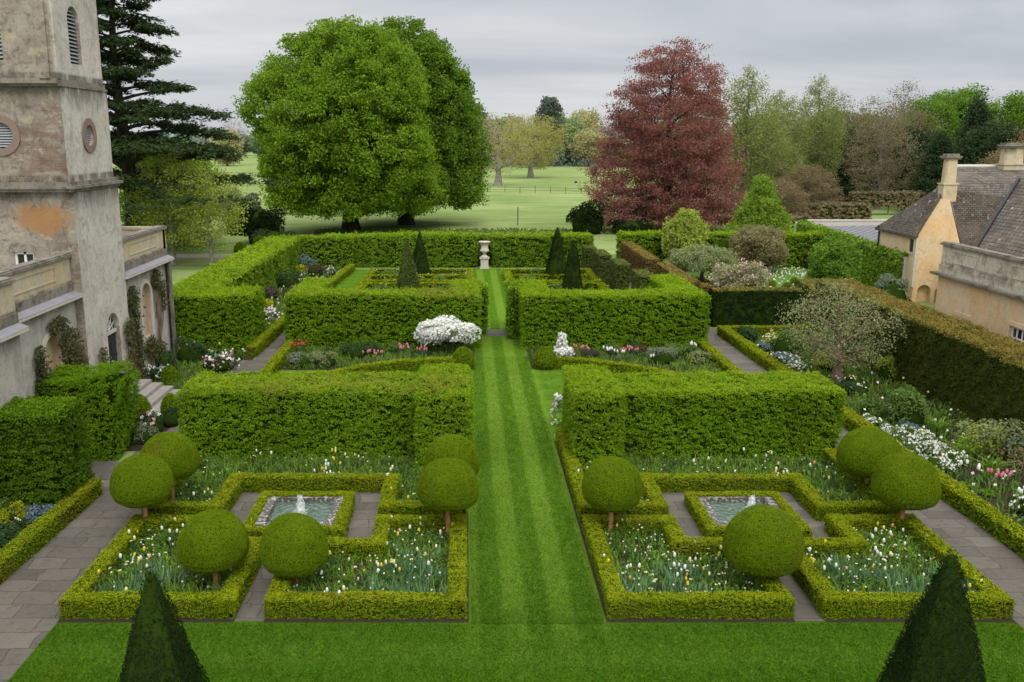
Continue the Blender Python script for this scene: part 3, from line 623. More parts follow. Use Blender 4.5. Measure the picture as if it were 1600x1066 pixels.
# ------------------------------------------------------------------ tall hornbeam hedges
GH = 'tall clipped hornbeam hedges'
hedge('hornbeam_hedge', 'tall bright green hornbeam hedge behind the left fountain', [rect(-9.0,27.7,-1.4,30.1,2.24), rect(-1.5,26.6,.12,30.3,2.46)], 'horn', group=GH, bright=.16)
hedge('hornbeam_hedge', 'tall bright green hornbeam hedge behind the right fountain', [rect(4.6,27.7,11.85,30.1,2.24), rect(3.3,26.6,4.75,30.3,2.46)], 'horn', group=GH, bright=.16)
hedge('hornbeam_hedge', 'U-shaped hornbeam hedge behind the white blossoming bush', [rect(-8.65,43.4,.65,45.1,2.6), rect(-8.6,45.1,-7.2,49.,2.6), rect(-.7,45.1,.62,48.2,2.6)], 'hornmid', group=GH)
hedge('hornbeam_hedge', 'U-shaped hornbeam hedge behind the small white shrub and pink tulips', [rect(2.72,43.2,11.6,45.,2.62), rect(10.1,45.,11.6,50.3,2.6), rect(2.72,45.,4.1,48.2,2.6)], 'hornmid', group=GH)
hedge('hornbeam_hedge', 'narrow dark hedge jamb on the left of the gap in the lawn walk', [rect(.68,46.4,1.0,48.3,2.5)], 'hornfar', group=GH, inset=.06)
hedge('hornbeam_hedge', 'narrow dark hedge jamb on the right of the gap in the lawn walk', [rect(2.2,45.6,2.66,48.3,2.6)], 'hornfar', group=GH, inset=.06)
hedge('hornbeam_hedge', 'far hornbeam hedge with a niche for the stone urn', [rect(-11.2,71.6,.78,73.4,2.5), rect(2.1,71.6,9.9,73.4,2.5), rect(.7,72.6,2.2,73.4,2.4), rect(-13.2,71.,-8.8,72.2,2.45)], 'hornfar', group=GH)
hedge('hornbeam_hedge', 'far hornbeam hedge in front of the copper beech, right of the grass gap', [rect(12.1,71.6,28.3,73.4,2.6)], 'hornfar', group=GH)
hedge('hornbeam_hedge', 'big dark hornbeam block abutting the church wall', [rect(-14.2,42.9,-10.2,45.6,2.65)], 'hornmid', group=GH)
hedge('hornbeam_hedge', 'long hornbeam hedge running away from the church toward the park', [rect(-15.2,45.6,-12.7,71.6,2.5)], 'hornfar', group=GH)
hedge('hornbeam_hedge', 'bulky dark green hedge at the left picture edge beside the path', [Seg(-13.2,24.25,-10.85,24.15,1.7,2.85)], 'horn', group=GH, bump=.17, fresh=0)if False else hedge('hornbeam_hedge', 'bulky dark green hedge at the left picture edge beside the path', [Seg(-13.2,24.25,-10.85,24.15,1.7,2.85)], 'horn', group=GH, bump=.13, mats=('core','horn_dark','horn'))
hedge('hornbeam_hedge', 'dark green loose-topped hedge in front of the church door and climbing roses', [Seg(-13.6,28.7,-11.0,28.5,1.8,2.55)], 'horn', group=GH, bump=.2, shoot=22, mats=('core','horn','horn'))
# yew hedges
GY = 'dark yew hedges and panels'
hedge('yew_hedge', 'dark blackish yew hedge across the end of the right grey path', [rect(13.25,48.5,18.9,49.7,2.0)], 'yew', group=GY, cl=90)
hedge('yew_hedge', 'massive undulating old yew hedge with brown clipped top along the ochre house', [Seg(18.85,10,18.85,46.5,1.75,2.85), Seg(18.85,46.0,19.2,50.5,1.7,2.2)], 'yewbig', group=GY)
for nm, x, y0, y1, h in (('farthest and smallest', 9.35, 68.4, 70.6, 1.9), ('second farthest', 9.6, 63., 66.4, 2.05), ('third farthest', 9.95, 57.5, 60.8, 2.15), ('nearest', 10.45, 52.2, 55.2, 2.2)):
    hedge('yew_screen', '%s of four green yew panels in a row, right of the far parterre' % nm, [rect(x-.4,y0,x+.4,y1,h)], 'yewpan', group='green yew panels')
hedge('yew_screen', 'farther of two rusty brown sided yew panels, by the grass gap', [rect(11.7,59.2,12.5,69.5,2.3)], 'yewbrown', group='brown yew panels')
hedge('yew_screen', 'nearer of two rusty brown sided yew panels, running down to the dark cross hedge', [rect(12.1,50.2,12.9,58.2,2.2), rect(12.9,49.9,13.5,51.0,2.0)], 'yewbrown', group='brown yew panels')
for i in range(5):
    y = 64.6+i*3.2; x = 25.6+i*.42
    hedge('yew_buttress', ['nearest','second nearest','middle','second farthest','farthest'][i]+' of the clipped yew buttresses below the ivy wall', [Seg(x,y,x+2.6,y+.3,1.3,1.15)], 'yewpan', 'hedge', 'yew buttresses below the ivy wall')

# ------------------------------------------------------------------ topiary
dome = [(.02,0.),(.42,.015),(.72,.08),(.90,.21),(.985,.40),(1.,.56),(.985,.75),(.93,.96),(.84,1.16),(.70,1.34),(.52,1.48),(.32,1.57),(.14,1.615),(.02,1.63)]
def topiary(label, x, y, r, z0, h, lean=0.):
    z0 += .07; h += .0
    root = thing('topiary_tree', label, 'topiary', (x,y,0), 0, 'dome topiary trees in the parterre')
    pr = np.array(dome)*np.array([r,h/1.63]); mb = MB(); hseed[0] += 1; bf = mkbump(hseed[0], .04*r, 1.25)
    mb.lathe(np.column_stack([pr[:,0]*.88, pr[:,1]*.88+.07]), 40, (0,0,z0), 1)
    lathe_leaves(mb, pr, (0,0,z0), 8500, .026, .016, 0, .42, .016, bf)
    mb.build('crown', [M['ball'], M['core']], root)
    mb = MB(); n = 7; zz = np.linspace(0,z0+.25,n); p = np.column_stack([lean*(1-zz/zz[-1])+.012*np.sin(zz*7+x), .01*np.cos(zz*9), zz])
    tubes(mb, [(p, np.array([.085,.068,.062,.06,.06,.065,.09]))], 10); mb.build('trunk', M['barkr'], root)
for lb, x, y, r, z0, h in (('front left bed, left of the centre path to the fountain', -5.68,19.2,.78,.50,1.26), ('front left bed, hiding the corner of the left fountain', -3.86,19.15,.755,.43,1.28),
    ('back of the front left bed by church path', -8.27,22.2,.80,.80,1.24), ('outer corner of the left back bed, half behind another dome', -8.15,24.,.79,.78,1.26),
    ('lawn side back corner of the front left bed', -.46,21.9,.79,.80,1.26), ('left back bed, half hidden behind the dome by the lawn', -.38,23.6,.73,.84,1.26),
    ('lawn side back corner of the front right bed', 3.70,22.0,.75,.76,1.28), ('front right bed, before the right fountain', 6.66,19.15,.85,.50,1.36),
    ('back of the front right bed by flagstones', 11.2,22.1,.82,.78,1.30), ('right back bed, half hidden behind another dome', 11.35,24.6,.85,.66,1.32)):
    topiary('box dome on a stem, '+lb, x, y, r, z0, h)
# tall yew pyramids
def pyramid(name, label, x, y, hw, h, sty_dens, L, mat, rz=0., group=None, tip=.06):
    mb = MB(); n = int(4*hw*h*sty_dens*1.25); f = 1-np.sqrt(rs.rand(n)); s = rs.randint(0,4,n); ww = tip+(hw-tip)*(1-f)**.96
    a = rs.uniform(-1,1,n)*ww; d = ww; c = np.array([0,1,0,-1])[s]; sn = np.array([1,0,-1,0])[s]
    # faces: outward (c,sn)
    out_ = np.column_stack([c,sn,np.zeros(n)]); tan = np.column_stack([-sn,c,np.zeros(n)])
    P = out_*d[:,None]+tan*a[:,None]; P[:,2] = f*h; bf = mkbump(int(abs(x)*10)+77, .05, 1.3)
    N = out_+np.array([0,0,hw/h]); P += out_*(bf(P)+rs.uniform(-.05,.02,n))[:,None]
    rnd_ = .22*np.maximum(0,np.abs(a)/np.maximum(ww,.01)-.8)/.2; P -= out_*(rnd_*ww*.35)[:,None]
    leaves(mb, P, N+rnd(n)*.55, rnd(n)+np.array([0,0,.4]), L*rs.uniform(.7,1.3,n), L*.5, 0)
    w2 = hw*.95; t2 = tip*.8
    mb.add([(-w2,-w2,0),(w2,-w2,0),(w2,w2,0),(-w2,w2,0),(-t2,-t2,h*.97),(t2,-t2,h*.97),(t2,t2,h*.97),(-t2,t2,h*.97)], [(0,3,2,1),(4,5,6,7),(0,1,5,4),(1,2,6,5),(2,3,7,6),(3,0,4,7)], 1)
    o = mb.build(name, [M[mat], M['core']], loc=(x,y,0)); o.rotation_euler = (0,0,rz); return tag(o, label, 'topiary', group)
pyramid('yew_pyramid', 'large dark yew pyramid at the bottom left of the lawn, tip before the left bed', -4.47, 12., 1.04, 4.08, 1500, .042, 'yew', R(6), 'large near yew pyramids')
pyramid('yew_pyramid', 'large dark yew pyramid at the bottom right of the lawn, tip before the right bed', 7.25, 12.7, 1.03, 4.02, 1500, .042, 'yew', R(-14), 'large near yew pyramids')
GO = 'slim yew obelisks in the far parterre'
pyramid('yew_obelisk', 'nearer brownish yew obelisk left of the lawn walk', -3.85, 60.3, .78, 3.45, 260, .10, 'yewfar', R(12), GO)
pyramid('yew_obelisk', 'farther dark slim yew obelisk left of the lawn walk', -3.35, 66.8, .72, 3.4, 260, .10, 'yew', R(20), GO)
pyramid('yew_obelisk', 'farther and taller yew obelisk right of the lawn walk', 6.5, 65.5, .82, 3.85, 260, .10, 'yew', R(8), GO)
pyramid('yew_obelisk', 'nearer dark yew obelisk right of the lawn walk, before the green yew panels', 7.05, 60.3, .72, 3.5, 260, .10, 'yew', R(-10), GO)
def boxdome(label, x, y, r, h, group='small clipped box domes'):
    pr = np.array([(.02,0),(.8,0.),(1.,.22),(.97,.45),(.8,.72),(.5,.9),(.2,.99),(.02,1.)])*np.array([r,h]); mb = MB(); mb.lathe(pr*.93, 14, mat=1); far = y > 50
    lathe_leaves(mb, pr, (0,0,0), 500 if far else 1500, .09 if far else .05, .06 if far else .035, 0, .6, .03)
    return tag(mb.build('box_dome', [M['ball'], M['core']], loc=(x,y,0)), label, 'topiary', group)
boxdome('pointed box dome left of the foot of the church steps', -11.42,31.0,.40,1.2); boxdome('pointed box dome right of the foot of the church steps', -10.65,31.9,.37,1.0)
boxdome('box dome beside the white and blue flowers at the top of the church steps', -12.2,36.7,.36,.85)
boxdome('yellow green box finial at the lawn end of the tulip bed under the white bush', -.12,39.45,.5,1.0); boxdome('yellow green box finial at the lawn end of the pink tulip bed', 3.5,39.6,.55,.95)
for i, (x,y) in enumerate(((20.9,62.3),(21.5,61.0),(22.9,63.4),(23.4,61.6),(16.9,63.6),(17.6,62.0))):
    boxdome('tiny box ball %s in the orchard grass' % ['left of the blossom tree row','below the brown domed tree','nearest the yew buttresses','at the right front corner','under the spreading apple tree','between apple and blossom trees'][i], x, y, .32, .5, 'tiny box balls in the orchard')

# ------------------------------------------------------------------ fountains
for sd, cx, off in (('left', -4.38, 0.), ('right', 7.37, .12)):
    cy_ = 22.93
    root = thing('fountain_pool', 'small square stone pool with a bubbling jet in the %s parterre' % sd, 'fountain', (cx,cy_,0), 0, 'square fountain pools')
    mb = MB(); a, b = 1.03, .80
    for j,(x0,y0,x1,y1) in enumerate(((-a,-a,a,-b),(-a,b,a,a),(-a,-b,-b,b),(b,-b,a,b))):
        mb.box(x0,y0,.0,x1,y1,.33-.003*(j//2))
    mb.build('rim', M['coping'], root)
    mb = MB(); n = 40; g = np.linspace(-b,b,n); X, Y = np.meshgrid(g,g); rr = np.hypot(X-off,Y+.1); Z = .21+.012*np.sin(rr*34)*np.exp(-rr*1.6)+rs.normal(size=X.shape)*.004
    i,j = np.meshgrid(np.arange(n-1),np.arange(n-1),indexing='ij'); mb.add(np.column_stack([X.ravel(),Y.ravel(),Z.ravel()]), np.stack([i*n+j,i*n+j+1,(i+1)*n+j+1,(i+1)*n+j],-1).reshape(-1,4), 0, True)
    mb.build('water', M['water'], root)
    mb = MB(); lean = .0 if sd == 'left' else .10
    zz = np.linspace(0,1,15); prof = np.column_stack([.115*(1-zz)**.55+.025, .2+.56*zz]); prof[-1,0] = .01
    st = mb.n; mb.lathe(prof, 18, (off,-.1,0)); V = mb.V[0]; V += (rs.normal(size=V.shape)*.012).astype(np.float32); V[:,0] += (lean*((V[:,2]-.2)/.56)).astype(np.float32)
    for _ in range(150):
        h = rs.rand()**1.4; a_ = rs.rand()*6.28; d_ = (.05+.19*(1-h)*rs.rand()); s_ = rs.uniform(.008,.02)
        mb.lathe([(.001,-s_),(s_*.8,-s_*.4),(s_*.8,s_*.5),(.001,s_*1.3)], 6, (off+lean*h+d_*math.cos(a_), -.1+d_*math.sin(a_), .22+.56*h))
    mb.build('jet', M['jet'], root)

# urn on its pedestal
mb = MB(); mb.box(-.36,-.36,0,.36,.36,.10); mb.box(-.30,-.30,.10,.30,.30,.74); mb.box(-.34,-.34,.74,.34,.34,.80); mb.box(-.38,-.38,.80,.38,.38,.88)
tag(mb.build('pedestal', M['urn'], loc=(1.44,71.25,0)), 'square stone pedestal under the urn at the end of the lawn walk', 'pedestal')
mb = MB(); mb.lathe([(.02,0),(.30,0),(.30,.06),(.22,.12),(.13,.19),(.11,.27),(.13,.30),(.2,.36),(.33,.44),(.36,.52),(.33,.60),(.28,.68),(.27,.82),(.3,.96),(.36,1.08),(.45,1.16),(.47,1.2),(.43,1.23),(.36,1.2),(.3,1.05),(.02,1.0)], 28)
tag(mb.build('stone_urn', M['urn'], loc=(1.44,71.25,.88)), 'pale carved stone urn in the niche of the far hedge', 'urn')

# ------------------------------------------------------------------ church
def arch_prism(mb, axis, c, w, z0, z1, d0, d1, n=18):
    """round-headed opening: centre c along the wall, width w, sill z0, crown z1, cut from d0 to d1 along the wall's normal axis"""
    r = w/2; pts = [(-r,z0),(r,z0)]+[(r*math.cos(a), z1-r+r*math.sin(a)) for a in np.linspace(0,math.pi,n)]
    P = [((d0,c+u,z) if axis == 'x' else (c+u,d0,z)) for u,z in pts]+[((d1,c+u,z) if axis == 'x' else (c+u,d1,z)) for u,z in pts]
    m = len(pts); F1 = [list(range(m))]; F2 = [list(range(2*m-1,m-1,-1))]
    mb.add(P, F1); mb.V[-1] = mb.V[-1]; mb.F.append(np.array(F2)+0); mb.F[-1] += mb.n-2*m; mb.M.append(np.zeros(1,np.int32)); mb.S.append(np.zeros(1,bool))
    q = [(i,(i+1)%m,m+(i+1)%m,m+i) for i in range(m)]
    mb.F.append(np.array(q)[:,::-1]+mb.n-2*m); mb.M.append(np.zeros(m,np.int32)); mb.S.append(np.zeros(m,bool))
    return mb
def fixn(o):
    import bmesh
    bm = bmesh.new(); bm.from_mesh(o.data); bmesh.ops.recalc_face_normals(bm, faces=bm.faces); bm.to_mesh(o.data); bm.free(); return o
def cutter(f):
    mb = MB(); f(mb); return mb
_b = MB.build
def cut2(o, mbs):
    for mb in mbs:
        c = fixn(mb.build('cutter', [o.data.materials[0]]))
        md = o.modifiers.new('b','BOOLEAN'); md.operation = 'DIFFERENCE'; md.object = c; md.solver = 'EXACT'
        bpy.context.view_layer.update(); dg = bpy.context.evaluated_depsgraph_get(); me = bpy.data.meshes.new_from_object(o.evaluated_get(dg))
        o.modifiers.clear(); o.data = me; bpy.data.objects.remove(c)
def round_prism(mb, axis, c, z, r, d0, d1, n=28):
    pts = [(r*math.cos(a), z+r*math.sin(a)) for a in np.arange(n)/n*2*math.pi]
    P = [((d0,c+u,zz) if axis == 'x' else (c+u,d0,zz)) for u,zz in pts]+[((d1,c+u,zz) if axis == 'x' else (c+u,d1,zz)) for u,zz in pts]
    b0 = mb.n; mb.add(P, [list(range(n))]); m = n
    mb.F.append(np.array([list(range(2*m-1,m-1,-1))])+b0); mb.M.append(np.zeros(1,np.int32)); mb.S.append(np.zeros(1,bool))
    mb.F.append(np.array([(i,(i+1)%m,m+(i+1)%m,m+i) for i in range(m)])[:,::-1]+b0); mb.M.append(np.zeros(m,np.int32)); mb.S.append(np.zeros(m,bool))
    return mb
def bynormal(o, rules):
    for p in o.data.polygons:
        for mi, f in rules:
            if f(p.normal): p.material_index = mi; break
church = thing('church', 'weathered pale rendered church tower with low parapeted wings at the left edge', 'church', (-15.2,33.3,0))
CX0, CY0 = -15.2, 33.3
def cb(name, mb, mats, cuts=(), rules=None, parent=church, label=None):
    o = mb.build(name, mats, parent); o.location = (-CX0,-CY0,0) if parent is church else (0,0,0)
    fixn(o)
    if cuts: cut2(o, cuts)
    if rules: bynormal(o, rules)
    if label: o['label'] = label
    return o
south = [(1, lambda n: n.y < -.7)]
def southonly(o):
    for p in o.data.polygons: p.material_index = 1 if (p.normal.y < -.7 and p.area > .6) else 0
    return o
TW = [M['tow_e'], M['tow_s']]; TS = []
mb = MB(); mb.box(-17.25,31.3,0,-13.2,35.35,8.2)
TS.append(None); TS[-1] = cb('tower_stage', mb, TW, [arch_prism(MB(),'x',33.75,1.22,.66,3.58,-13.46,-12.9), cutter(lambda b: b.box(-15.45,31.0,5.0,-14.75,31.55,6.18))])
southonly(TS[-1])
mb = MB(); mb.box(-17.1,31.1,8.52,-13.25,35.12,11.62)
TS.append(None); TS[-1] = cb('tower_stage', mb, TW, [round_prism(MB(),'x',33.12,10.05,.36,-13.6,-13.), round_prism(MB(),'y',-15.35,10.05,.42,30.8,31.45)])
southonly(TS[-1])
mb = MB(); mb.box(-17.0,30.85,11.84,-13.3,34.85,17.5)
TS.append(None); TS[-1] = cb('tower_stage', mb, TW, [arch_prism(MB(),'x',32.75,.95,12.42,14.3,-13.75,-13.), arch_prism(MB(),'y',-15.35,.95,12.42,14.3,30.5,31.3)])
southonly(TS[-1])
for y in (30.97,34.45): mb = MB(); mb.box(-13.31,y,11.85,-13.22,y+.28,17.4); cb('pilaster', mb, TW)
for x in (-16.95,-13.75): mb = MB(); mb.box(x,30.78,11.85,x+.34,30.86,17.4,1); cb('pilaster', mb, TW)
mb = MB(); mb.box(-17.35,31.1,8.2,-13.12,35.4,8.3); mb.box(-17.4,31.02,8.3,-13.02,35.46,8.4); mb.box(-17.3,31.06,8.4,-13.14,35.3,8.53)
cb('cornice', mb, M['cornice'])
mb = MB(); mb.box(-17.15,31.0,11.62,-13.2,35.08,11.7); mb.box(-17.1,30.83,11.7,-13.24,34.98,11.86)
cb('string_course', mb, M['cornice'])
mb = MB(); mb.box(-17.4,30.5,17.5,-12.9,35.2,17.9); cb('cornice', mb, M['cornice'])
def belfry(axis, c, d):
    mb = MB(); s = 1 if axis == 'x' else -1
    for i in range(15):
        z = 12.5+i*.125; 
        hwid = .46 if z < 13.8 else math.sqrt(max(.0,.475**2-(z-13.82)**2))
        if hwid < .08: continue
        if axis == 'x': mb.add([(d-.02,c-hwid,z),(d-.02,c+hwid,z),(d-.16,c+hwid,z+.09),(d-.16,c-hwid,z+.09),(d-.02,c-hwid,z+.02),(d-.02,c+hwid,z+.02),(d-.16,c+hwid,z+.11),(d-.16,c-hwid,z+.11)], [(0,3,2,1),(4,5,6,7),(0,1,5,4),(1,2,6,5),(2,3,7,6),(3,0,4,7)])
        else: mb.add([(c-hwid,d+.02,z),(c+hwid,d+.02,z),(c+hwid,d+.16,z+.09),(c-hwid,d+.16,z+.09),(c-hwid,d+.02,z+.02),(c+hwid,d+.02,z+.02),(c+hwid,d+.16,z+.11),(c-hwid,d+.16,z+.11)], [(0,3,2,1),(4,5,6,7),(0,1,5,4),(1,2,6,5),(2,3,7,6),(3,0,4,7)])
    o = cb('louvre_window', mb, M['louvre'])
    mb = MB()
    if axis == 'x': mb.box(d-.2,c-.48,12.4,d-.17,c+.48,14.3)
    else: mb.box(c-.48,d+.17,12.4,c+.48,d+.2,14.3)
    cb('backing', mb, M['void'], parent=o)
belfry('x', 32.75, -13.37); belfry('y', -15.35, 31.05)
def oculus(axis, c, d, r, ro):
    n = 36; mb = MB(); a = np.arange(n)/n*2*math.pi; sg = 1 if axis == 'x' else -1
    rings = [(r,-.05),(r,.05),(ro,.05),(ro,-.02)]
    V = []
    for rr, o_ in rings:
        for t_ in a: V.append((d+sg*o_, c+rr*math.cos(t_), 10.05+rr*math.sin(t_)) if axis == 'x' else (c+rr*math.cos(t_), d+sg*o_, 10.05+rr*math.sin(t_)))
    F = [(k_*n+i, k_*n+(i+1)%n, (k_+1)*n+(i+1)%n, (k_+1)*n+i) for k_ in range(3) for i in range(n)]
    mb.add(V, F); o = cb('round_window', mb, M['redring'])
    mb = MB()
    for i in range(9):
        z = 10.05-r+.05+i*(2*r-.06)/9; w2 = math.sqrt(max(0,r*r-(z+.03-10.05)**2))*.99
        if w2 < .05: continue
        e0, e1 = d-sg*.06, d-sg*.14
        q = [(e0,c-w2,z),(e0,c+w2,z),(e1,c+w2,z+.06),(e1,c-w2,z+.06),(e0,c-w2,z+.015),(e0,c+w2,z+.015),(e1,c+w2,z+.075),(e1,c-w2,z+.075)]
        if axis == 'y': q = [(b,a_,z_) for a_,b,z_ in q]
        mb.add(q, [(0,3,2,1),(4,5,6,7),(0,1,5,4),(1,2,6,5),(2,3,7,6),(3,0,4,7)])
    cb('louvre', mb, M['louvre'], parent=o)
    mb = MB(); round_prism(mb, axis, c, 10.05, r*.99, d-sg*.2, d-sg*.17); cb('backing', mb, M['void'], parent=o)
oculus('x', 33.12, -13.25, .36, .60); oculus('y', -15.35, 31.1, .42, .66)
# small casement in the south face
mb = MB()
for x0,x1 in ((-15.45,-15.37),(-15.14,-15.06),(-14.83,-14.75)): mb.box(x0,31.42,5.0,x1,31.5,6.18)
mb.box(-15.37,31.42,6.08,-14.83,31.5,6.18); mb.box(-15.37,31.42,5.0,-14.83,31.5,5.08)
o = cb('window', mb, M['wpaint']); mb = MB(); mb.box(-15.44,31.46,5.01,-14.76,31.48,6.17); cb('pane', mb, M['glass'], parent=o)
# church door
mb = MB(); mb.box(-13.44,33.16,.68,-13.38,34.34,2.78)
o = cb('door', mb, M['door'], label='dark panelled church door')
mb = MB()
for y in (33.26,33.80):
    for z in (.85,1.42,1.98): mb.box(-13.38,y,z,-13.35,y+.44,z+.45)
cb('panel', mb, M['door'], parent=o); mb = MB(); mb.lathe([(.001,0),(.04,.0),(.05,.04),(.001,.08)], 10, (-13.34,33.75,1.7)); cb('handle', mb, M['lead'], parent=o)
mb = MB(); mb.box(-13.45,33.14,2.78,-13.31,34.36,2.9); cb('transom', mb, M['trimw'])
mb = MB(); arch_prism(mb,'x',33.75,1.2,2.9,3.57,-13.44,-13.41); o = cb('fanlight', mb, M['glass'])
mb = MB()
for a in (25,58,90,122,155):
    ca, sa = math.cos(R(a)), math.sin(R(a)); Mx = np.array([[1,0,0],[0,ca,-sa],[0,sa,ca]]); mb.xbox((-13.38,33.75+.32*ca,2.92+.32*sa), (.015,.30,.012), Mx)
tubes(mb, [(np.array([(-13.38,33.75+.36*math.cos(a),2.92+.36*math.sin(a)) for a in np.linspace(0,math.pi,14)]), np.full(14,.013))], 6)
cb('glazing_bars', mb, M['wpaint'], parent=o)
for y in (32.9,34.36): mb = MB(); mb.box(-13.25,y,.64,-13.12,y+.24,.95); cb('plinth', mb, M['cornice'])
# wings: wall, cornice, blocking course, parapet, coping
def wing(x, y0, y1, xb, niches=(), sill=True):
    mb = MB(); mb.box(xb,y0,0,x,y1,4.56); w1 = cb('wall', mb, [M['wing'],M['niche']], [arch_prism(MB(),'x',c,w,z0,z1,x-.2,x+.4) for c,w,z0,z1 in niches], [])
    for p in w1.data.polygons:
        if p.center.x < x-.02 and p.center.x > x-.4 and abs(p.center.z-2.5) < 2: p.material_index = 1 if p.normal.x > .5 or abs(p.normal.x) < .5 else 0
    mb = MB(); mb.box(x-.3,y0-.0,4.56,x+.16,y1,4.62); mb.box(x-.3,y0-.0,4.62,x+.30,y1,4.72); cb('cornice', mb, M['trimw'])
    mb = MB(); mb.add([(x+.31,y0,4.725),(x+.31,y1,4.725),(x+.02,y1,4.84),(x+.02,y0,4.84)], [(0,1,2,3)]); cb('flashing', mb, M['lead'])
    mb = MB(); mb.box(x-.42,y0,4.56,x+.02,y1,5.14); cb('blocking_course', mb, M['cornice'])
    mb = MB(); mb.box(x-.40,y0,5.14,x-.04,y1,6.0); n = max(1,int((y1-y0)/3.2))
    for i in range(n):
        a = y0+(y1-y0)*(i+.22)/n; b = y0+(y1-y0)*(i+.78)/n
        for q in ((a,5.36,b,5.40),(a,5.80,b,5.84)): mb.box(x-.04,q[0],q[1],x-.012,q[2],q[3])
        for q in ((a,5.40,a+.04,5.80),(b-.04,5.40,b,5.80)): mb.box(x-.04,q[0],q[1],x-.012,q[2],q[3])
    cb('parapet', mb, M['parap'])
    mb = MB(); mb.box(x-.46,y0,6.0,x+.04,y1,6.1); mb.box(x-.40,y0,6.1,x-.02,y1,6.15); cb('coping', mb, M['cornice'])
    for c,w,z0,z1 in niches:
        r = w/2; mb = MB(); out_ = []
        for rr, dx in ((r-.005,.0),(r-.005,.06),(r+.16,.06),(r+.16,.0)):
            for u,z in [(-rr,z0)]+[(rr*math.cos(a), z1-r+rr*math.sin(a)) for a in np.linspace(math.pi,0,18)]+[(rr,z0)]: out_.append((x+dx,c+u,z))
        m = 20; mb.add(out_, [(k_*m+i,k_*m+i+1,(k_+1)*m+i+1,(k_+1)*m+i) for k_ in range(3) for i in range(m-1)]); cb('niche_surround', mb, M['trimw'])
wing(-13.5, 25.7, 31.3, -18.5, [(29.2,1.15,1.5,3.7)])
wing(-13.42, 35.35, 41.2, -18.5, [(38.0,1.15,1.75,4.05)])
wing(-12.75, 14., 25.7, -18.5)
for q in ((-18.5,14.,4.9,-13.2,25.6,4.95),(-18.5,25.8,4.9,-13.9,31.3,4.96),(-18.5,35.35,4.9,-13.82,41.1,4.95)): mb = MB(); mb.box(*q); cb('flat_roof', mb, M['lead'])
mb = MB(); mb.box(-18.5,41.2,0,-13.42,41.25,5.3); mb.box(-18.5,40.9,5.14,-13.46,41.28,6.0); mb.box(-18.5,40.85,6.0,-13.4,41.34,6.1); cb('end_parapet', mb, M['parap'])
mb = MB(); mb.lathe([(.05,.5),(.05,4.5)], 8, (-13.34,40.7,0)); cb('drainpipe', mb, M['black'])
mb = MB(); mb.box(-13.46,41.0,0,-13.3,41.3,4.56); cb('quoin', mb, M['cornice'])
# steps up to the door
mb = MB()
for i,(x1,z) in enumerate(((-12.45,.64),(-12.05,.49),(-11.65,.34),(-11.2,.18))): mb.box(-13.19+.0,32.2-.04*i,.0,x1,35.25+.06*i,z)
tag(mb.build('stone_steps', M['steps']), 'worn grey stone steps leading up to the dark church door', 'steps')
# climbing plants on the wall
def climber(label, x, blobs, n=700, nm='climbing_rose'):
    mb = MB(); pls = []
    for y,z,ry,rz in blobs:
        m = int(n*ry*rz*1.35)+40; a = rs.rand(m)*6.28; f = np.sqrt(rs.rand(m)); P = np.column_stack([x+.04+np.abs(rs.normal(size=m))*.12, y+np.cos(a)*f*ry, z+np.sin(a)*f*rz])
        leaves(mb, P, rnd(m)*.7+np.array([.9,0,.4]), rnd(m)-np.array([0,0,.4]), .13*rs.uniform(.6,1.4,m), .08, 0)
        for _ in range(11):
            e = np.array([x+.08, y+rs.uniform(-.8,.8)*ry, z+rs.uniform(-.5,.8)*rz]); b = np.array([x+.06, blobs[0][0]+rs.uniform(-.2,.2), max(0, z-rz-1.2)]); pls.append((bez(b,(b+e)/2+np.array([.05,rs.normal()*.3,0]),e,7), np.linspace(.022,.006,7)))
    tubes(mb, pls, 4, 1)
    return tag(mb.build(nm, [M['climb'],M['barko']]), label, 'climber', 'climbers trained on the church wall')
climber('bronze climbing rose arching over the left niche on the church wall', -13.5, [(30.35,3.1,.75,.6),(30.4,1.9,.55,.9),(29.6,3.95,.7,.3),(30.9,2.2,.35,.8)])
climber('climbing rose on the left side of the left church niche', -13.5, [(28.15,3.1,.35,.5),(28.2,2.2,.4,.9)])
climber('thin climbing rose just left of the church door', -13.2, [(32.35,1.9,.4,.7),(32.5,1.1,.35,.6)], 420)
climber('climbing rose just right of the church door', -13.2, [(34.95,2.6,.35,.6),(35.0,1.5,.3,.8)], 500)
climber('dark climber beside the tower, left of the right niche', -13.42, [(36.3,3.6,.5,.6),(36.3,2.4,.4,.9),(36.5,1.2,.5,1.)], 800)
climber('dark climber over the top right of the right church niche', -13.42, [(39.2,4.0,.55,.45),(39.9,3.2,.3,.7)], 700)
climber('dark climber under the sill of the right church niche', -13.42, [(38.0,1.3,.6,.5),(39.0,.8,.7,.6)], 800)

# ------------------------------------------------------------------ house on the right
house = thing('house', 'ochre limewashed stone house with slate roofs and tall chimney on the right', 'house', (25,45,0))
def hbld(name, mb, mats, cuts=(), parent=None, label=None):
    p = parent or house; o = mb.build(name, mats, p); o.location = (-25,-45,0) if p is house else (0,0,0); fixn(o)
    if cuts: cut2(o, cuts)
    if label: o['label'] = label
    return o
mb = MB(); mb.box(21,12,0,34,40.55,4.0)
hbld('wall', mb, [M['ochre']], [cutter(lambda b: b.box(20.8,33.35,2.0,21.22,34.75,2.92))])
mb = MB(); mb.poly([(21.02,40.55,0),(34,40.55,0),(34,56,0),(30.35,56,0)]); V = mb.V[0]; n = 4
mb.add(np.concatenate([V,V+np.array([0,0,3.4])]), [(4,5,6,7),(0,1,5,4),(1,2,6,5),(2,3,7,6),(3,0,4,7)]); hbld('wall', mb, [M['ochre']])
